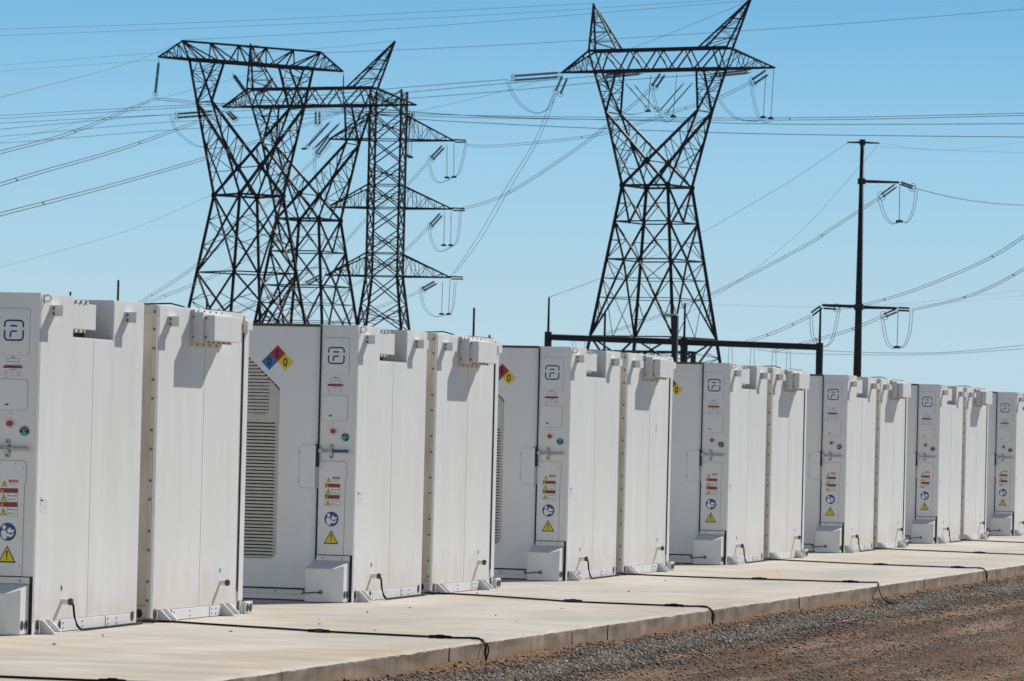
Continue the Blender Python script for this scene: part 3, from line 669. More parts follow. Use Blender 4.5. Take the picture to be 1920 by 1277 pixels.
def rear_cabinet():
    root = empty('rear_battery_cabinet', (0, 0, 0))
    b = MB(); b.box(-WID, 0, .03, LEN, 0, HT, 'white'); b.box(-.02, 0, 0, .03, 0, HT, 'white'); b.box(-WID, -.02, 0, .03, 0, .13, 'cream'); b.box(-WID, -.02, 0, .03, HT-.06, HT, 'cream')
    b.build('body', root, bevel=.004)
    m = MB(); m.box(-.048, -.021, 0, .029, .131, HT-.061, 'cream'); m.box(-.056, -.0495, .012, .029, .14, HT-.07, 'groove'); m.box(-.30, -.058, .018, .029, .14, HT-.07, 'cream'); m.box(-WID, -.31, .018, .029, .14, HT-.07, 'door')  # cream tint also holds warm light bounced off the front cabinet, painted in
    fr = m.build('front_frame', root)
    z = .18; pts = []; k = 0
    while z < HT-.04: pts.append((-.034, 0, z)); z += (.155, .258)[k % 2]; k += 1
    pts.append((-.034, 0, 2.543))
    bolts(fr, pts, 'y', r=.011, h=.010)
    m = MB(); m.prism(circle(-.102, .074, .036, 16, .8), 'y', -.001, -.003, 'hole'); m.build('casting_hole', root)
    for a, c in ((.02, 1.147), (1.152, 2.09)):
        m = MB(); m.box(.0005, .003, a, c, .10, HT-.02, 'panel'); m.build('side_panel', root)
    seam(root, 1.1495, .10, HT-.30)
    m = MB(); m.box(.001, .010, 2.122, 2.133, .20, 2.43, 'rubber_gap'); m.box(.001, .012, 2.14, 2.255, .12, HT-.02, 'white'); m.build('corner_post', root)
    m = MB(); m.box(.012, .052, 2.09, 2.235, 2.455, 2.535, 'white'); m.build('hinge_block', root, bevel=.003)
    small_hood(root, .225)
    # large two-step hood
    s0 = .795
    m = MB(); m.box(.004, .105, s0, s0+.74, 2.318, 2.568, 'white'); o = m.build('vent_hood', root, bevel=.004)
    m = MB(); m.box(.105, .192, s0+.045, s0+.735, 2.332, 2.545, 'white'); m.build('outer_hood', o, bevel=.004)
    for bx_ in ((.004, .02, s0-.015, s0+.75, 2.282, 2.317, 'cream'), (.004, .016, s0-.018, s0-.001, 2.318, 2.59, 'cream'), (.004, .03, s0, s0+.75, 2.569, 2.590, 'white'), (.105, .118, s0+.04, s0+.70, 2.312, 2.331, 'cream')):
        m = MB(); m.box(*bx_); m.build('flange', o)
    q = hexbolts([(.02, s0+.10+.16*k, 2.300) for k in range(4)]+[(.118, s0+.10+.13*k, 2.321) for k in range(5)]+[(.03, s0+.08+.15*k, 2.58) for k in range(5)], 'x', r=.008).build('bolt_heads', o); q['kind'] = 'stuff'
    q = hexbolts([(.018, s0, 2.36), (.018, s0, 2.53), (.118, s0+.045, 2.36), (.118, s0+.045, 2.52)], 'y', r=.009).build('bolt_heads', o); q['kind'] = 'stuff'
    casting(root, .085); casting(root, 2.17)
    bracket(root, .15); bracket(root, 1.71)
    kick(root, .46, 1.39); kick(root, 1.40, 1.75)
    stub(root, 1.69, .285, 'cyn', .05)
    m = MB(); m.box(.0, .035, 2.272, 2.46, .004, .105, 'white'); o = m.build('conduit_box', root, bevel=.003)
    m = MB()
    for y in (2.325, 2.41): m.prism(circle(y, .052, .036, 16, .95), 'x', .0355, .039, 'hole')
    m.build('knockout', o)
    m = MB(); m.tube([(-.30, .28, 2.61), (-.2, .45, 2.622), (-.12, .62, 2.632), (-.06, .74, 2.612), (-.05, .80, 2.60)], .007, 'cable', 5); m.build('roof_cable', root, smooth=True)
    m = MB(); m.box(-1.2, -.04, 1.45, 2.20, 2.601, 2.612, 'dark_brown'); m.build('roof_plate', root)
    return root

starts = [-7.95, 0.02, 8.06, 15.92, 24.02, 31.85, 39.69, 47.74]
FR = front_cabinet(); RE = rear_cabinet()
fl = ['front cabinet just outside the left edge of the picture', 'nearest front cabinet cut by the left edge, grey latch and square emblem at its top',
      'front cabinet with the only blue latch grip and a whole hazard diamond', 'front cabinet whose diamond shows 1 and 0 with a sliver of blue, third from left',
      'front cabinet with only the yellow tip of its diamond in view, under the right tower', 'front cabinet left of the foot of the tall single pole, no diamond in view',
      'front cabinet just right of the tall pole, next to last in the row', 'farthest front cabinet at the right edge of the picture']
rl = ['rear cabinet behind the one outside the left edge', 'rear cabinet with the largest hood and shadow, nearest of the row',
      'rear cabinet joined behind the blue gripped one, orange sticker free white side', 'rear cabinet whose side has a small orange mark, third hood from the left',
      'rear cabinet with its hood right under the end of the gantry beam', 'rear cabinet under the tall single pole',
      'last rear cabinet whose hood shows, before the farthest front', 'rear cabinet beyond the right edge']
for i, s in enumerate(starts):
    f = FR if i == 1 else copy_tree(FR); r = RE if i == 1 else copy_tree(RE)
    f.location = (0, s, 0); r.location = (0, s+2.61, 0)
    tag(f, fl[i], 'battery cabinet', 'front battery cabinets in the row'); tag(r, rl[i], 'battery cabinet', 'rear battery cabinets in the row')
    if i == 2:
        for la in KIDS[f]:
            if la.name.startswith('latch_plate'):
                for g in KIDS[la]:
                    if g.name.startswith('grip'):
                        g.data = g.data.copy(); g.data.materials[0] = M['sleeve']; g['label'] = 'blue grip on the latch'
    if i == 3:
        m = MB(); m.prism(circle(1.50, 1.73, .05, 8, .6), 'x', .003, .005, 'paleor'); m.build('orange_mark', r)
    for sw in KIDS[f]:
        if sw.name.startswith('rotary_switch') and i != 1:
            me = sw.data.copy(); sw.data = me; an = (0, 0, .9, 3.3, .4, 1.7, 2.9, .2)[i]
            me.transform(Matrix.Translation((-.099, 0, 1.545)) @ Matrix.Rotation(an, 4, 'Y') @ Matrix.Translation((.099, 0, -1.545)))
    if i in (3, 4, 6):
        for la in KIDS[f]:
            if la.name.startswith('latch_plate'): la.rotation_euler = (0, 0, 0)

# ================================================================== cables over the pad
def spline(pts, n=8):
    P = [Vector(p) for p in pts]; out = []
    for i in range(len(P)-1):
        a, b, c, d = P[max(i-1, 0)], P[i], P[i+1], P[min(i+2, len(P)-1)]
        for k in range(n):
            t = k/n; out.append(.5*((2*b)+(c-a)*t+(2*a-5*b+4*c-d)*t*t+(-a+3*b-3*c+d)*t**3))
    out.append(P[-1]); return out
cl = ['black cable over the pad crossing the bottom left corner of the picture', 'nearest full black cable from the first cabinet joint to the pad edge',
      'black cable dropping over the pad edge just left of the brown dirt patch', 'black cable whose end curls on the gravel beyond the pad edge',
      'black cable with a looped end over the edge at the right of the picture', 'thin black cable on the far pad running out of the right edge', 'farthest thin black cable lying on the pad']
rr0 = random.Random(21)
ends = [-5.45, 1.77, 9.68, 18.45, 25.75, 33.8, 41.6]
for i in range(7):
    s = starts[i]; e = ends[i]; m = MB(); y0 = s+2.42
    pts = [(-.15, y0+.05, .02), (.1, y0+.30, .012), (.55, y0+.14, .011), (1.33, (y0+e)/2+.05, .011), (2.1, e+.03, .011), (2.75, e, .012), (2.98, e-.02, .016), (3.06, e-.05, .01), (3.115, e-.08, -.04), (3.118, e-.10, -.10), (3.13, e-.10, -.17)]
    pts = [(x, y+(rr0.uniform(-.07, .07) if .3 < x < 2.6 else 0), z) for x, y, z in pts]
    pts.insert(4, (1.72, pts[3][1]*.5+pts[4][1]*.5+rr0.uniform(-.05, .05), .011)); pts.pop(-7)
    if i == 3: pts = pts[:7]+[(3.06, e-.1, .012), (3.15, e-.5, -.05), (3.28, e-.95, -.13), (3.42, e-1.3, -.165), (3.50, e-1.2, -.16)]
    m.tube(spline(pts), .0088, 'cable', 6); root = m.build('extension_cable', smooth=True)
    tag(root, cl[i], 'cable', 'black cables lying across the pad')
    for fx, fr in ((1.65, .55), (2.72, 1.)):
        yy = (y0+e)/2+.05+(e-(y0+e)/2-.05)*min(1, (fx-1.33)/.8)
        c = MB(); c.tube([(fx-.09, yy+.004, .014), (fx-.03, yy, .016), (fx+.03, yy, .016), (fx+.09, yy-.004, .014)], .0135, 'cable', 8); c.tube([(fx-.03, yy, .017), (fx+.03, yy, .017)], .017, 'tie' if fx < 2 else 'cable', 8)
        c.build('cable_joint', root)
    if i in (1, 2, 4):
        c = MB(); c.tube(spline([(2.98, e-.03, .012), (3.055, e+.04, .0), (3.105, e+.035, -.06), (3.11, e-.03, -.14)]), .007, 'cable', 6); c.build('cable_tail', root)
    c = MB(); c.tube([(-.02, y0-.12, .02), (.02, y0+.0, .03), (.05, y0+.12, .02)], .02, 'cable', 8); c.build('plug', root)
m = MB(); M['pink'] = mat('pink_marking_paint', (.50, .10, .14), .8)
for j in range(9):
    x = 3.9+.02*random.uniform(-1, 1); y = 11.9+j*.10; w = random.uniform(.012, .03)
    m.add([(x-w, y, -.178), (x+w, y+.01, -.178), (x+w*.8, y+.08, -.176), (x-w, y+.07, -.177)], [(0, 1, 2, 3)], 'pink')
tag(m.build('paint_mark', None), 'faint pink sprayed marking line on the gravel', 'paint mark')
m = MB()
for z, w in ((-.05, .015), (-.075, .022), (-.10, .02), (-.125, .03)): m.box(3.0835, 3.0855, 4.475, 4.475+w, z, z+.012, 'brick')
m.build('red_mark', PAD)
# clods on the pad
rr = random.Random(9)
pts = [(.55, .1), (1.05, 1.6), (1.9, 2.7), (1.2, 3.4), (.9, 4.3), (.45, .35), (.8, 6.0), (1.5, 7.3), (2.0, 8.2), (.8, 7.3), (.3, 11.3), (1.4, 13.2), (.9, 16.9), (2.0, 18.0), (1.1, 22), (.7, -1.3), (2.4, 5.2), (1.9, 6.3)]
m = MB()
for x, y in pts:
    r = rr.uniform(.008, .018)
    m.add([(x+r*rr.uniform(.7, 1.6)*a, y+r*rr.uniform(.7, 1.6)*b, .001+r*rr.uniform(.6, 1)*c) for a, b, c in ((1, 0, .5), (-1, 0, .5), (0, 1, .5), (0, -1, .5), (0, 0, 1), (0, 0, 0))],
          [(0, 2, 4), (2, 1, 4), (1, 3, 4), (3, 0, 4), (2, 0, 5), (1, 2, 5), (3, 1, 5), (0, 3, 5)], 'dark_brown')
tag(m.build('pebbles'), 'few dark clods and pebbles strewn on the pale pad', 'pebbles', kind='stuff')

# ================================================================== lattice towers
_bm = MB(); _bm.box(-.5, .5, -.5, .5, 0, 1, 'steel'); BAR = _bm.mesh('member')
_bm = MB(); _bm.box(-.5, .5, -.5, .5, 0, 1, 'steel_lit'); BAR_LIT = _bm.mesh('brown_sunlit_member')
class Tower:
    def __init__(s, name, loc, yaw, k, label):
        s.root = empty(name, loc, yaw); s.k = 1/k; s.thin = MB(); s.label = label; s.n = 0
        tag(s.root, label, 'transmission tower')
    def P(s, t, l, h): return Vector((t*s.k, l*s.k, h*s.k))
    def main(s, a, b, w, name='brace', brown=False):
        a, b = s.P(*a), s.P(*b); d = b-a; L = d.length
        if s.n > 280: s.bar(a, b, w); return
        s.n += 1
        o = link(name, BAR_LIT if brown else BAR, s.root)
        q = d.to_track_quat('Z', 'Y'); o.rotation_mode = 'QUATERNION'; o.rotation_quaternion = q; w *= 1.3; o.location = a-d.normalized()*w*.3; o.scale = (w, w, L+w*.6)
    def bar(s, a, b, w):
        s.thin.tube([a, b], w*.8, 'steel', 4, cap=False)
    def small(s, a, b, w=.065): s.bar(s.P(*a), s.P(*b), w)
    def plate(s, p, r, name='gusset_plate', yn=True):
        m = MB(); c = s.P(*p); m.prism([(c.x+r*math.cos(t), c.z+r*math.sin(t)) for t in np.linspace(.4, 6.68, 7)[:-1]], 'y', c.y-.03, c.y+.03, 'steel')
        m.build(name, s.root)
    def zig(s, a0, a1, b0, b1, n, w=.06, hor=True):
        "lacing between two members"
        A = [tuple(a0[k]+(a1[k]-a0[k])*i/n for k in range(3)) for i in range(n+1)]
        B = [tuple(b0[k]+(b1[k]-b0[k])*i/n for k in range(3)) for i in range(n+1)]
        for i in range(n):
            if hor and i: s.small(A[i], B[i], w)
            (s.small(A[i], B[i+1], w) if i % 2 else s.small(B[i], A[i+1], w))
    def finish(s):
        o = s.thin.build('lattice_bracing', s.root); o['kind'] = 'stuff'

def body(T, h0, h1, a0, a1, style, wl=.21, wb=.13, sub=2, brown=(), plain=False):
    "square body stage between heights, half widths a0 (top h0) and a1 (bottom h1)"
    c0 = [(x*a0, y*a0, h0) for x, y in ((-1, -1), (1, -1), (1, 1), (-1, 1))]
    c1 = [(x*a1, y*a1, h1) for x, y in ((-1, -1), (1, -1), (1, 1), (-1, 1))]
    for i in range(4):
        T.main(c0[i], c1[i], wl, 'leg')
        j = (i+1) % 4
        if not plain: T.main(c1[i], c1[j], wb*.8, 'ring')
        mid1 = tuple((c1[i][k]+c1[j][k])/2 for k in range(3)); mid0 = tuple((c0[i][k]+c0[j][k])/2 for k in range(3))
        def lp(a, b, f): return tuple(a[k]+(b[k]-a[k])*f for k in range(3))
        if style == 'V':
            for a, c in ((c0[i], c1[i]), (c0[j], c1[j])):
                T.main(a, mid1, wb, brown=(i in brown))
                for f in (.5,): T.small(lp(a, c, f), lp(a, mid1, f)); T.small(lp(a, mid1, f), c); 
        elif style == 'A':
            for c, leg0 in ((c1[i], c0[i]), (c1[j], c0[j])):
                T.main(mid0, c, wb)
                n = sub+2
                for q in range(1, n):
                    f = q/n; T.small(lp(leg0, c, f), lp(mid0, c, f)); T.small(lp(leg0, c, (q-1)/n), lp(mid0, c, f)); 
            for f in (.25, .5): T.small(lp(mid0, c1[i], f), lp(mid0, c1[j], f), .07)
            qa, qb = lp(mid0, c1[i], .5), lp(mid0, c1[j], .5); T.small(qa, lp(c1[i], c1[j], .5), .05); T.small(qb, lp(c1[i], c1[j], .5), .05)
        else:
            T.main(c0[i], c1[j], wb, brown=(i in brown)); T.main(c0[j], c1[i], wb)
            f = a0/(a0+a1)
            X = lp(c0[i], c1[j], f)
            for c, o in (() if plain else ((i, j), (j, i))):
                for g in (.33, .66):
                    leg = lp(c0[c], c1[c], g); 
                    dg = lp(c0[c], c1[o], g*f/.5*.5 if g < f else g*.6)
                    T.small(leg, lp(c0[c], c1[o], g*.75), .055); T.small(leg, lp(c1[c], c0[o], (1-g)*.75), .055)
    return c1

def upper(T, q, wm=.20):
    "waist to crossarm: outward sloping cage and crossed main diagonals"
    wa, wh, kt, kl, kh, bo, bi, bl, bh = (q[k] for k in ('wa', 'wh', 'kt', 'kl', 'kh', 'bo', 'bi', 'bl', 'bh'))
    for sl in (-1, 1):
        for st in (-1, 1):
            W = (st*wa, sl*wa, wh); K = (st*kt, sl*kl, kh); O = (-st*wa, sl*wa, wh)
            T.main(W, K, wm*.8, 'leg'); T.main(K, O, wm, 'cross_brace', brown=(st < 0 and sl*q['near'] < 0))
            # lacing between the sloping leg and the diagonal
            for f0, f1 in ((.18, .12), (.36, .24), (.54, .36), (.72, .44)):
                a = tuple(K[k]+(W[k]-K[k])*f0 for k in range(3)); b = tuple(K[k]+(O[k]-K[k])*f1 for k in range(3)); T.small(a, b)
                c = tuple(K[k]+(W[k]-K[k])*(f0+.16) for k in range(3)); T.small(b, c)
            a = tuple(K[k]+(W[k]-K[k])*.37 for k in range(3)); T.main(a, tuple((W[k]*.72+O[k]*.28) for k in range(3)), .10)
            Bo = (st*bo, sl*bl, bh); Bi = (st*bi, sl*bl, bh)
            T.main(K, Bo, wm*.75, 'leg'); T.main(K, Bi, wm*.75, 'leg')
            T.zig(K, Bo, K, Bi, 4, .06)
        # between near and far
    for st in (-1, 1):
        for x0, x1 in (((st*kt, -kl, kh), (st*kt, kl, kh)),): T.main(x0, x1, .09)
        for b in (bo, bi):
            T.zig((st*kt, -kl, kh), (st*b, -bl, bh), (st*kt, kl, kh), (st*b, bl, bh), 3, .055)
        T.zig((st*wa, -wa, wh), (st*kt, -kl, kh), (st*wa, wa, wh), (st*kt, kl, kh), 4, .06)
    # knot of the crossed diagonals
    for sl in (-1, 1):
        f = kt/(kt+wa); X = (0, sl*(kl+(wa-kl)*f), kh+(wh-kh)*f); T.plate(X, .42)
        T.plate((-wa, sl*wa, wh), .36); T.plate((wa, sl*wa, wh), .36)
    f = kt/(kt+wa); X = kl+(wa-kl)*f; hh = kh+(wh-kh)*f; T.main((0, -X, hh), (0, X, hh), .08, brown=True)

def delta_tower(name, base, yaw, px, q, label):
    T = Tower(name, base, yaw, px, label)
    a = lambda h: q['wa']+q['slope']*(q['wh']-h)
    hs = q['rings']; prev = q['wh']
    for sl in range(4):
        s4 = ((-1, -1), (1, -1), (1, 1), (-1, 1)); p, r = s4[sl], s4[(sl+1) % 4]; w = q['wa']
        T.main((p[0]*w, p[1]*w, prev), (r[0]*w, r[1]*w, prev), .17, 'ring')
    for h, style in hs:
        body(T, prev, h, a(prev), a(h), style, brown=q.get('brown', ())); prev = h
    upper(T, q)
    bl, bh, th = q['bl'], q['bh'], q['th']; L, Rr = q['tips']; to = q['to']
    tl = q['tl']
    for sl in (-1, 1):
        T.main((-q['bo'], sl*bl, bh), (q['bo'], sl*bl, bh), .20, 'chord'); 
        T.main((-q['bo'], sl*bl, bh), (L, 0, bh), .15, 'chord'); T.main((q['bo'], sl*bl, bh), (Rr, 0, bh), .15, 'chord')
        if tl or sl > 0:
            T.main((-to, sl*tl, th), (to, sl*tl, th), .20 if tl else .16, 'chord')
        if tl or sl > 0:
            T.main((-to, sl*tl, th), (L, 0, bh), .13, 'chord'); T.main((to, sl*tl, th), (Rr, 0, bh), .13, 'chord')
        n = q['panels']; X = [-q['bo']+2*q['bo']*i/n for i in range(n+1)]; U = [-to+2*to*(i+.5)/n for i in range(n)] if not q.get('stag') else [-to+2*to*i/(n-1) for i in range(n)]
        for i in range(n):
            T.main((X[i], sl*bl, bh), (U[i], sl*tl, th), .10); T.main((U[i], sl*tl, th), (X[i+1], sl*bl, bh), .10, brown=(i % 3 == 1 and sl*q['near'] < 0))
        for st, tip in ((-1, L), (1, Rr)):
            T.zig((st*to, sl*tl, th), (tip, 0, bh), (st*q['bo'], sl*bl, bh), (tip, 0, bh), 5, .055)
    T.zig((-q['bo'], -bl, bh), (q['bo'], -bl, bh), (-q['bo'], bl, bh), (q['bo'], bl, bh), 10, .055)
    if tl: T.zig((-to, -tl, th), (to, -tl, th), (-to, tl, th), (to, tl, th), 8, .055)
    if q.get('horns'):
        for st, ap in ((-1, q['horns'][0]), (1, q['horns'][1])):
            A = (ap, 0, q['ah'])
            for sl in (-1, 1):
                o = (st*to, sl*tl, th); i_ = (st*q['hi'], sl*tl, th)
                T.main(o, A, .13, 'horn_strut'); T.main(i_, A, .12, 'horn_strut')
                T.zig(o, A, i_, A, 5, .055)
                T.main((st*q['bo'], sl*bl, bh), o, .10)
            T.zig((st*to, -tl, th), A, (st*to, tl, th), A, 4, .05); T.zig((st*q['hi'], -tl, th), A, (st*q['hi'], tl, th), A, 4, .05)
    T.finish(); return T

def base_of(x, y, Z, h, px):
    "axis point at height h (tower units above eye level) seen at x, y"
    p = at(x, y, Z); return Vector((p.x, p.y, CAM.z))
vd = math.atan2(fw.y, fw.x)-math.pi/2      # heading of the view
def yaw(deg, bx):                          # crossarm turned deg from square-on to the line of sight there
    return vd+R(deg)
ZR = 450; kR = FPX/ZR
q = dict(wa=48.4, wh=472.5, kt=97, kl=29, kh=612, bo=132, bi=85, bl=15, bh=691, th=730, tl=13, to=146, tips=(-210, 240), slope=.137, rings=[(405, 'V'), (334, 'V'), (189, 'A'), (80, 'X'), (-34, 'A')],
         panels=5, horns=(-145, 188), hi=86, ah=820, near=-1, brown=(2,))
TR = delta_tower('lattice_tower', base_of(1232, 350, ZR, 472, kR), vd-R(28)-.034, kR, q, 'tall two horned lattice pylon standing alone right of centre')
Z2 = 500; k2 = FPX/Z2; s = .91
q2 = dict(q); 
for k in ('wa', 'kt', 'kl', 'bo', 'bi', 'bl', 'tl', 'to', 'hi'): q2[k] = q[k]*s
q2.update(wh=395, kh=536, bh=608, th=641, ah=727, tips=(-190, 219), horns=(-134, 172), rings=[(334, 'V'), (270, 'V'), (137, 'A'), (40, 'X'), (-30, 'A')])
T2 = delta_tower('lattice_tower', base_of(579, 412, Z2, 395, k2), vd-R(28)+.045, k2, q2, 'horned lattice pylon seen behind the flat topped one at left')
Z1 = 460; k1 = FPX/Z1
q1 = dict(wa=47.3, wh=437, kt=101, kl=27, kh=607, bo=125, bi=70, bl=17, bh=684, th=717, tl=0, to=151, tips=(-201, 201), slope=.143, rings=[(292, 'X'), (130, 'X'), (-32, 'A')], panels=6, stag=1, near=-1, brown=(1,))
T1 = delta_tower('lattice_tower', base_of(466, 367, Z1, 437, k1), vd+R(31)+.06, k1, q1, 'leftmost lattice pylon with a flat crossarm, no horns and a hanging insulator')
# orange marker and plate on top of it
m = MB(); c = T1.P(0, 0, 0); m.box(-.9, .7, -.3, .3, -.12, .12, 'orangem'); o = m.build('aerial_marker', T2.root); o.location = T2.P(-128, 0, 722)
# double circuit tower
Z3 = 512; k3 = FPX/Z3
T3 = Tower('lattice_tower', base_of(724, 390, Z3, 420, k3), vd-R(11)+.029, k3, 'slim lattice pylon with three pairs of arms, right of the left cluster')
prev = 640; aa = lambda h: 29.5 if h > 292 else 29.5+.125*(292-h)
for h in (597, 548, 505, 463, 420, 378, 335, 292, 240, 190, 120, 40, -34):
    body(T3, prev, h, aa(prev), aa(h), 'X', .18, .10, plain=h not in (548, 597, 463, 420, 335, 292, 190, 120)); prev = h
for hb, ht in ((548, 597), (420, 463), (292, 335)):
    for st, tip in ((-1, -112), (1, 126)):
        for sl in (-1, 1):
            T3.main((st*29.5, sl*29.5, hb), (tip, 0, hb), .13, 'chord'); T3.main((st*29.5, sl*29.5, ht), (tip, 0, hb), .12, 'chord')
            T3.zig((st*29.5, sl*29.5, ht), (tip, 0, hb), (st*29.5, sl*29.5, hb), (tip, 0, hb), 6, .05)
    T3.main((126, 0, hb+2), (149, -4, hb+1), .12, 'arm_end'); 
    m = MB(); P_ = T3.P(149, -4, hb); m.box(P_.x-1.3, P_.x+.1, P_.y-.1, P_.y+.1, P_.z-.25, P_.z-.1, 'steel'); m.build('arm_end', T3.root)
T3.finish()

# ================================================================== insulators, jumpers
def insul(label, segs, Z, jump=(), hang=(), sp=(), group=None, r=.16, loops=()):
    "strings between picture points at distance Z: porcelain discs on a rod"
    p0 = at(*segs[0][:2], Z); root = empty('insulator_string', p0); tag(root, label, 'insulator', group)
    for (x0, y0, x1, y1) in segs:
        a, b = at(x0, y0, Z)-p0, at(x1, y1, Z)-p0; d = (b-a); L = d.length; d.normalize()
        m = MB(); n = max(6, int(L/.24)); pts = []
        for i in range(n):
            c = a+d*(L*(.08+.84*(i+.5)/n)); m.tube([c-d*.085, c+d*.075], r*.62, 'insul', 7, r1=r*1.05)
        m.build('disc_stack', root)
        m = MB(); m.tube([a, b], .045, 'wire', 5); m.build('core_rod', root)
        if L > 1.2:
            m = MB(); c = b-d*L*.05; u = d.cross(Vector(fw)).normalized(); 
            rr_ = .26; m.tube([c+(u*math.cos(t)+d*math.sin(t))*rr_ for t in np.linspace(0, 6.28, 13)], .028, 'wire', 4); m.build('grading_ring', root)
    for path in jump:
        P3 = [at(x, y, Z)-p0 for x, y in path]; m = MB(); m.tube(spline(P3, 5), .026, 'wire', 4, cap=False); m.build('jumper', root)
        off = rt*.22+up*.06; m = MB(); m.tube([p+off for p in spline(P3, 5)], .026, 'wire', 4, cap=False); m.build('jumper', root)
    for (x0, y0, x1, y1) in hang:
        a, b = at(x0, y0, Z)-p0, at(x1, y1, Z)-p0; m = MB(); m.tube([a, b], .035, 'wire', 4); m.tube([b-(b-a)*.04, b], .12, 'wire', 6)
        m.tube([b-rt*.3, b+rt*.3], .11, 'wire', 6); m.build('jumper_weight', root)
    return root
def pair(x0, y0, x1, y1, dx, dy): return [(x0, y0, x1, y1), (x0+dx, y0+dy, x1+dx, y1+dy)]
insul('single vertical insulator string under the left arm tip of the flat topped pylon', [(298, 113, 291, 179)], 455, r=.19)
insul('V shaped insulator pair under the middle of the flat topped pylon', [(436, 138, 466, 180), (513, 146, 483, 180)], 460, r=.25)
insul('vertical insulator string under the right arm tip of the flat topped pylon', [(644, 138, 644, 205)], 466, r=.09)
insul('pair of level insulator strings pulling left from the lone horned pylon', pair(1053, 136, 958, 143, 0, 8), 446, jump=[[(948.6, 150), (967, 189), (999, 212), (1024.5, 205), (1040, 176)]])
insul('pair of slanting insulators below the left arm tip of the lone horned pylon', pair(1055, 141, 1041, 173, 9, 5), 446)
insul('level insulator string left of the middle phase on the lone horned pylon', pair(1205, 133, 1131, 141, 0, 5), 450)
insul('wide V of four thin insulators in the window of the lone horned pylon', [(1173, 156, 1216, 205), (1190, 160, 1232, 208), (1282, 156, 1235, 210), (1298, 156, 1248, 213)], 450,
      jump=[[(1132, 145), (1150, 195), (1163, 211), (1185, 215), (1216, 208)], [(1220, 165), (1226, 190), (1232, 210)], [(1233, 214), (1242, 226), (1252, 229), (1263, 220)]], hang=[(1220, 140, 1215, 208), (1269, 138, 1262, 218)], r=.08)
insul('short steep insulator pair under the centre of the lone horned crossarm', pair(1239, 137, 1221, 163, 8, 3), 450)
insul('level insulator string reaching the right phase of the lone horned pylon', pair(1408, 131, 1333, 139, 0, 5), 452)
insul('slanting insulator pair with long jumper loops at the right arm tip of the lone pylon', pair(1437, 131, 1408, 151, 4, 8), 456,
      jump=[[(1347, 188), (1360, 206), (1381, 223), (1411, 228), (1428, 225)], [(1405.5, 153), (1414, 200), (1427, 228), (1444, 229)]], hang=[(1436, 140, 1431, 220), (1451, 130, 1445, 222)])
insul('level insulator pair pulling left from the rear horned pylon', pair(403, 208, 328, 214, 0, 7), 494, jump=[[(317, 215), (328, 243), (347, 262), (370, 275), (397, 272), (417, 250)]])
insul('short insulator pair under the left arm tip of the rear horned pylon', pair(424, 210, 440, 226, 5, -2), 494)
insul('two short vertical insulators in the middle of the rear horned pylon', [(592, 208, 592, 235), (599, 208, 599, 235)], 500)
insul('slanting insulators and V strings in the window of the rear horned pylon', pair(618, 253, 590, 290, 5, 3)+[(620, 227, 575, 277), (638, 230, 588, 280)], 500, jump=[[(588, 295), (590, 330), (600, 345), (610, 320)]], hang=[(603, 240, 570, 279)])
insul('short insulator pair at the right arm tip of the rear horned pylon', pair(768, 210, 761, 236, 6, 1), 506, hang=[(768, 205, 765, 293), (777, 207, 770, 295)])
for k, (a, b, j, hh, nm) in enumerate((
    ((830, 272), (806, 297), [(803, 307), (810, 333), (823, 343), (847, 333), (860, 322), (872, 270)], [(838, 270, 838, 333), (851, 270, 851, 332)], 'top'),
    ((826, 399), (804, 423), [(803, 427), (809, 456), (823, 472), (844, 463), (856, 450), (862, 395)], [(833.6, 397, 832, 460), (846, 397, 845, 460)], 'middle'),
    ((816, 527), (789, 542), [(787, 548), (794, 577), (811, 593), (830, 592), (846, 583), (852, 528)], [(830, 528, 828, 589), (844, 525, 841, 589)], 'lowest'))):
    insul('insulator pair with hanging jumper loop at the %s right arm of the slim pylon' % nm, pair(*a, *b, 4, 4), 512, jump=[j], hang=hh)
insul('slanting insulator pair at the lowest left arm of the slim pylon', pair(601, 515, 571, 531, 4, 4), 512)

# ================================================================== single pole, gantry, masts
ZP = 380
def postobj(name, x, y, Z, w0, w1, label, cat, matn='pole', sides=12, parent=None, group=None):
    p = at(x, y, Z); gz = -.30; m = MB(); h = p.z-gz
    m.tube([(0, 0, 0), (0, 0, h)], w1/2, matn, sides, r1=w0/2)
    o = m.build(name, parent); o.location = (p.x, p.y, gz)
    if parent is None: tag(o, label, cat, group)
    return o
p = at(1617, 266, ZP); gz = -.30; root = empty('transmission_pole', (p.x, p.y, gz)); tag(root, 'tall dark tapered steel pole with a T top and three side arms', 'power pole')
m = MB(); H = p.z-gz; m.tube([(0, 0, 0), (0, 0, H)], .42, 'pole', 12, r1=.17); m.build('shaft', root, smooth=True)
def polearm(x0, y0, x1, y1, w0, w1):
    a, b = at(x0, y0, ZP)-root.location, at(x1, y1, ZP)-root.location; m = MB(); m.tube([a, b], w0, 'pole', 8, r1=w1); m.build('crossarm', root)
polearm(1617, 267, 1588, 267, .11, .06); polearm(1617, 267, 1649, 268.5, .11, .06)
polearm(1616, 340, 1686, 342, .15, .10); polearm(1611, 575, 1541, 572, .16, .11); polearm(1611, 576, 1682, 578, .16, .11)
for y, r_ in ((340, .34), (576, .42), (267, .26)):
    c = at(1617-(y-266)*.016, y, ZP)-root.location; m = MB(); m.tube([(0, 0, c.z-.25), (0, 0, c.z+.25)], r_, 'pole', 12); m.build('collar', root)
insul('paired insulators and jumper loop on the upper arm of the single pole', pair(1679, 345, 1650, 366, 3, 5)+pair(1688, 341, 1713, 350, -1, 4), ZP, jump=[[(1646, 372), (1657, 406), (1671, 420), (1687, 416), (1699.5, 417), (1711, 391), (1715.6, 357)]], hang=[(1687, 345, 1686, 415)], r=.10)
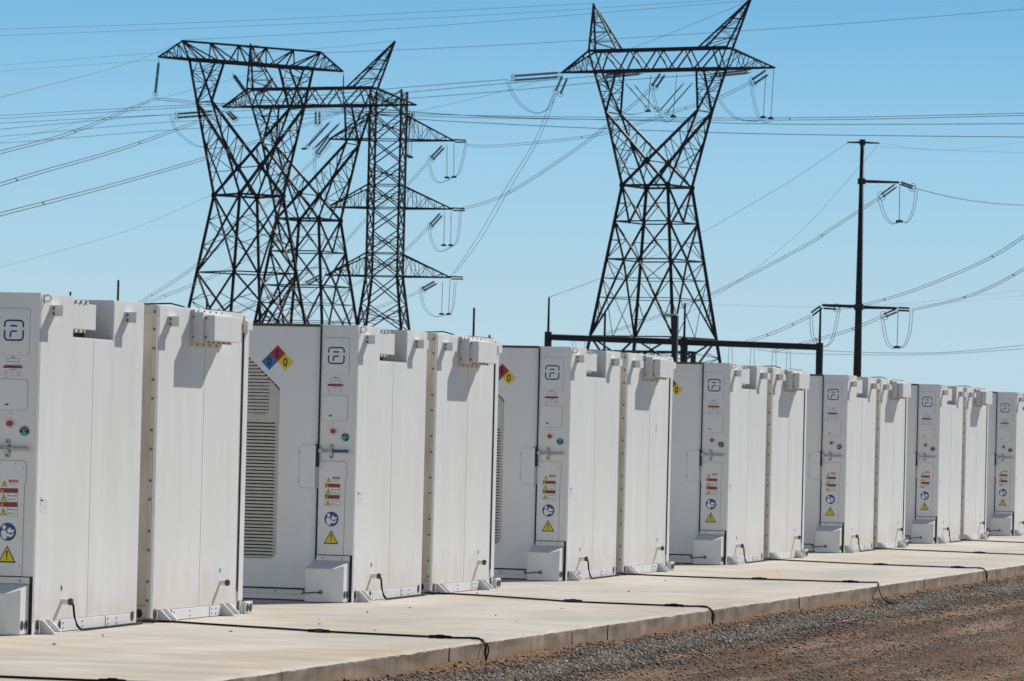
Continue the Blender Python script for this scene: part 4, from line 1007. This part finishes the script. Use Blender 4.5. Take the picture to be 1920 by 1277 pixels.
insul('paired insulators and jumper loop on the lower right arm of the single pole', pair(1681, 579, 1655, 590, 3, 5)+pair(1683, 577, 1706, 578, 0, 5), ZP, jump=[[(1651.5, 594), (1659, 637), (1671, 653), (1684, 651), (1692, 651), (1703, 625), (1707, 583)]], hang=[(1684, 580, 1682, 651)], r=.10)
insul('paired insulators and jumper loop on the lower left arm of the single pole', pair(1539, 573, 1520, 587, 3, 5)+pair(1543, 573, 1570, 575, 0, 5), ZP, jump=[[(1518, 592), (1521, 629), (1531, 648), (1546, 650), (1559.5, 633), (1571, 581)]], r=.10)
# substation gantry
a, b = at(1028, 632, 385), at(1537, 651, 372); g = empty('substation_gantry', (a.x, a.y, -.3)); tag(g, 'long dark gantry beam on three posts behind the middle cabinets', 'gantry')
m = MB(); m.tube([a-g.location, b-g.location], .27, 'pole', 10); m.build('beam', g)
for x, y0, ym, Zz, w in ((1028, 622, 557, 385, .66), (1283, 634, 568, 378, .66), (1537, 643, 576, 372, .62)):
    c = at(x, y0, Zz); m = MB(); m.tube([Vector((c.x, c.y, -.3))-g.location, c-g.location], w/2, 'pole', 10); m.build('post', g)
    t = at(x+1, ym, Zz); m = MB(); m.tube([Vector((c.x, c.y, c.z))-g.location, Vector((c.x, c.y, t.z))-g.location], .11, 'pole', 8, r1=.085); m.build('mast', g)
for x, y in ((1077, 637), (1100, 636), (1190, 640), (1216, 640), (1370, 646), (1411, 650), (1452, 648), (1479, 652)):
    Zz = 378; c = at(x, y, Zz)-g.location
    for dx in (-.12, .12):
        d = Vector((dx+rr.uniform(-.1, .1), 0, -2.2)); m = MB(); m.tube([c+rt*dx, c+rt*dx+up*.45*(x in (1100, 1370, 1452)), ][:1]+[c+rt*(dx*1.8)+Vector((0, 0, -2.4))], .022, 'wire', 4, cap=False); m.build('dropper', g)
g2a, g2b = at(1100, 658, 470), at(1300, 661, 470); g2 = empty('substation_gantry', (g2a.x, g2a.y, -.3)); tag(g2, 'lower and farther gantry seen between the legs of the lone pylon', 'gantry')
m = MB(); m.tube([g2a-g2.location, g2b-g2.location], .16, 'pole', 8); m.build('beam', g2)
for x, y, t_ in ((1104, 656, 0), (1133, 655, 587), (1300, 659, 0)):
    c = at(x, y, 470); m = MB(); m.tube([Vector((c.x, c.y, -.3))-g2.location, c-g2.location], .3, 'pole', 8); m.build('post', g2)
    if t_: e = at(x, t_, 470); m = MB(); m.tube([c-g2.location, Vector((c.x, c.y, e.z))-g2.location], .12, 'pole', 8); m.build('mast', g2)
for x, y, w, lb in ((222, 525, .22, 'dark slender mast rising above the nearest rear cabinet'), (132, 547, .2, 'short dark mast tip just above the nearest front cabinet'),
                    (388, 560, .2, 'dark mast tip beside the left foot of the flat topped pylon'), (889, 577, .22, 'dark slender mast over the rear cabinet right of the slim pylon'),
                    (918, 628, .2, 'small mast stub peeping over the roof at mid picture')):
    postobj('lightning_mast', x, y, 400, w*.9, w*1.15, lb, 'mast', group='slender masts behind the cabinets')
p = at(1266.5, 592, 120); lp_ = empty('lamp_post', (p.x, p.y, -.3)); tag(lp_, 'square bronze lamp post with a flat lamp head in front of the lone pylon', 'lamp post')
m = MB(); m.box(-.075, .075, -.075, .075, 0, p.z+.3, 'bronze'); m.build('shaft', lp_)
m = MB(); m.box(-.30, .06, -.14, .14, p.z+.30, p.z+.345, 'cream'); m.box(-.28, -.02, -.12, .12, p.z+.285, p.z+.299, 'pole'); m.build('lamp_head', lp_)

# ================================================================== power lines
def wire(label, p, Za, Zb, r=.03, twin=0., m_='wire', gap=(0, 4), name='power_line', seg=26):
    "p: three or more picture points the line passes; distance runs from Za to Zb"
    n = len(p)
    xs = [q[0] for q in p]; L = [math.hypot(p[i][0]-p[0][0], p[i][1]-p[0][1]) for i in range(n)]
    P3 = [at(x, y, 1/((1-l/L[-1])/Za+(l/L[-1])/Zb)) for (x, y), l in zip(p, L)]
    o0 = P3[0].copy(); m = MB()
    pts = spline([q-o0 for q in P3], max(4, seg//(n-1)))
    m.tube(pts, r, m_, 4, cap=False)
    if not twin:
        o = m.build(name); o.location = o0; tag(o, label, 'power line'); return o
    root = empty(name, o0); tag(root, label, 'power line'); m.build('conductor', root)
    off = Vector((0, 0, -twin)); m = MB(); m.tube([q+off+rt*.1 for q in pts], r, m_, 4, cap=False); m.build('conductor', root)
    m = MB()
    for f in (.3, .65):
        q = pts[int(len(pts)*f)]; m.tube([q-rt*.05, q+off+rt*.15], .05, m_, 4)
    m.build('spacer', root)
    return root
E0 = -90
wire('upper of two thin wires at top left, ending on the lone pylon left horn', [(-90, 58), (460, 38.6), (1113, 6)], 600, 450, .022, m_='wiref')
wire('lower of two thin wires at top left, passing to the top edge', [(-90, 70), (460, 49), (930, 27), (1460, -8)], 600, 520, .022, m_='wiref')
wire('thin wire from the flat topped pylon to the right horn of the lone pylon', [(345, 75), (793, 50), (1407, 1)], 460, 452, .022, m_='wiref')
wire('thin wire slanting down left from the flat topped pylon peak', [(345, 75), (240, 119), (0, 183), (-90, 205)], 460, 300, .026, m_='wiref')
wire('thin wire from the right peak of the flat topped pylon across to the right edge', [(605, 99), (930, 85), (1480, 52), (1920, 17), (2000, 10)], 465, 480, .028, m_='wiref')
wire('fainter wire at left running to the left horn of the rear pylon', [(-90, 130), (150, 110), (300, 99), (470, 88)], 650, 500, .018, m_='wiref')
wire('faint wire at left running to the right horn of the rear pylon', [(-90, 140), (298, 112), (607, 90), (737, 77)], 650, 505, .018, m_='wiref')
wire('thin wire from the slim pylon top up to the lone pylon right horn', [(770, 212), (985, 160), (1186, 90), (1407, 1)], 512, 452, .018, m_='wiref')
wire('very faint wire from the left edge to the flat topped pylon waist', [(-60, 516), (60, 485), (240, 432), (395, 366)], 560, 480, .014, m_='wiref')
wire('faint wire rising to the horn of the rear pylon from mid left', [(-40, 276), (110, 240), (293, 187), (467, 140), (500, 128)], 560, 495, .014, m_='wiref')
for lb, p, Za, Zb, r_ in (
    ('topmost of the six long conductors at left, to the lone pylon left arm', [(-90, 222), (260, 201.7), (480, 190), (723, 167), (950, 149)], 620, 446, .036),
    ('second of the six long conductors at left, to the lone pylon middle', [(-90, 228), (260, 206.7), (500, 192), (750, 174), (930, 158), (1130, 142)], 620, 450, .036),
    ('fourth long conductor at left, to the lone pylon right phase', [(-90, 251), (260, 219), (520, 204), (760, 185), (930, 172), (1150, 152), (1331, 139)], 620, 452, .036),
    ('third long conductor at left, to the rear pylon left string', [(-90, 236), (150, 223), (318, 215)], 640, 494, .036),
    ('fifth long conductor at left, to the rear pylon middle', [(-90, 262), (0, 256), (260, 233), (420, 223), (646, 210)], 640, 500, .034),
    ('lowest long conductor at left, to the rear pylon right arm', [(-90, 275), (65, 264), (260, 248), (513, 230), (637, 213), (765, 207)], 640, 506, .034)):
    wire(lb, p, Za, Zb, r_)
wire('steep twin conductor from lower left up to the hanging insulator', [(-90, 308), (0, 283), (140, 244), (290, 183)], 260, 455, .032, .18)
wire('middle twin conductor sagging from the V insulators to the left edge', [(-90, 371), (0, 343), (83, 318), (230, 276), (373, 225), (473, 186)], 260, 460, .032, .18)
wire('lowest twin conductor sagging to the left edge', [(-90, 424), (0, 399), (110, 371), (245, 335), (386, 294), (520, 250), (643, 208)], 260, 466, .032, .18)
wire('upper twin conductor from the hanging insulator running level to the right edge', [(290, 183), (447, 197), (620, 205), (900, 217), (1480, 221), (1920, 212), (2000, 209)], 455, 420, .034, .22)
wire('second level conductor from the V insulators to the right edge', [(473, 186), (640, 199), (900, 218), (1200, 226), (1480, 233), (1920, 232), (2000, 231)], 460, 430, .040)
wire('lowest level conductor from the right arm of the flat topped pylon to the right edge', [(643, 208), (780, 223), (930, 232), (1200, 244), (1480, 252), (1920, 257), (2000, 257)], 466, 440, .042)
wire('twin conductor dropping from the lone pylon left arm to the slim pylon lowest arm', [(1043, 177), (1010, 262), (958, 350), (900, 450), (852, 514)], 446, 512, .024, .0)
wire('second strand beside it dropping to the slim pylon lowest arm', [(1037, 176), (1003, 262), (950, 350), (892, 450), (848, 514)], 446, 512, .024)
wire('twin conductor from the lone pylon middle down to the slim pylon middle arm', [(1218, 166), (1165, 212), (1075, 281), (970, 350), (910, 378), (863, 390)], 450, 512, .026, .22)
wire('twin conductor from the lone pylon right arm sagging to the slim pylon top arm', [(1407, 152), (1350, 180), (1262, 208), (1173, 237), (1090, 256), (930, 272), (873, 270)], 456, 512, .026, .22)
wire('twin conductor leaving the slim pylon top string downwards left', [(804, 299), (765, 343), (690, 405), (640, 458), (560, 520), (440, 590), (380, 620)], 512, 470, .024, .2)
wire('twin conductor leaving the slim pylon middle string downwards left', [(802, 425), (762, 465), (700, 510), (655, 537), (560, 585), (470, 620)], 512, 470, .024, .2)
wire('twin conductor leaving the slim pylon lowest string downwards left', [(788, 543), (762, 555), (680, 585), (600, 612), (540, 630)], 512, 480, .024, .2)
wire('steep twin wires rising to the slim pylon from the cabinet roofs at left', [(240, 582), (272, 559), (368, 495), (500, 380), (621, 268)], 430, 512, .024, .2)
wire('flatter twin wires rising to the slim pylon middle left arm', [(240, 584), (293, 559), (400, 516), (480, 474), (617, 395)], 430, 512, .024, .2)
wire('flattest twin wires reaching the slim pylon lowest left string', [(330, 600), (430, 578), (500, 557), (568, 533)], 440, 512, .022, .2)
wire('thin wire falling left from the T top of the single pole', [(1588, 268), (1500, 328), (1405, 385), (1312, 438), (1180, 500), (1029, 558)], 380, 385, .016, m_='wiref')
wire('thin wire curving down left from the right end of the T top', [(1649, 268), (1605, 320), (1500, 435), (1379, 531), (1286, 590)], 380, 378, .014, m_='wiref')
wire('thin wire from the T top level to the right edge', [(1649, 275), (1750, 281), (1920, 286), (2000, 287)], 380, 420, .014, m_='wiref')
wire('thin wire from the T top sagging then rising to the right edge', [(1651, 268), (1720, 278), (1791, 281), (1920, 266), (2000, 253)], 380, 450, .013, m_='wiref')
wire('twin conductor from the pole upper arm sloping down left past the lone pylon', [(1648, 369), (1560, 426), (1500, 464), (1327, 553), (1200, 603), (1134, 624)], 380, 470, .024, .17)
wire('conductor from the pole upper arm running out of the right edge', [(1716, 353), (1780, 369), (1850, 380), (1920, 385), (2000, 387)], 380, 430, .035)
wire('twin conductor from the pole lower right arm down left to the gantry', [(1652, 592), (1590, 618), (1530, 635), (1450, 657)], 380, 374, .024, .17)
wire('twin conductor from the pole lower left arm down to the gantry beam', [(1518, 591), (1460, 618), (1394, 641)], 380, 377, .024, .17)
wire('upper twin conductor rising to the right edge from the pole', [(1571, 577), (1623, 569), (1720, 540), (1841, 489), (1920, 441), (2000, 385)], 380, 300, .022, .14)
wire('lower twin conductor rising to the right edge from the pole', [(1707, 580), (1795, 560), (1860, 535), (1920, 502), (2000, 455)], 380, 300, .022, .12)
wire('upper of two low conductors right of the pole near the roofs', [(1440, 642), (1542, 657), (1692, 662), (1800, 659), (1920, 647), (2000, 637)], 400, 420, .026)
wire('lower of two low conductors right of the pole near the roofs', [(1420, 655), (1500, 663), (1730, 665), (1920, 654), (2000, 648)], 400, 430, .024)
wire('faint wire behind the pole rising to the right edge', [(1335, 571), (1519, 576), (1603, 574), (1707, 568), (1820, 556), (1920, 543), (2000, 531)], 520, 600, .014, m_='wiref')
wire('faintest wire just below it at the right edge', [(1603, 577), (1760, 569), (1920, 554), (2000, 546)], 520, 600, .012, m_='wiref')
wire('faint wire rising from the mast to the left leg of the lone pylon', [(1029, 557), (1090, 536), (1130, 520)], 385, 440, .014, m_='wiref')
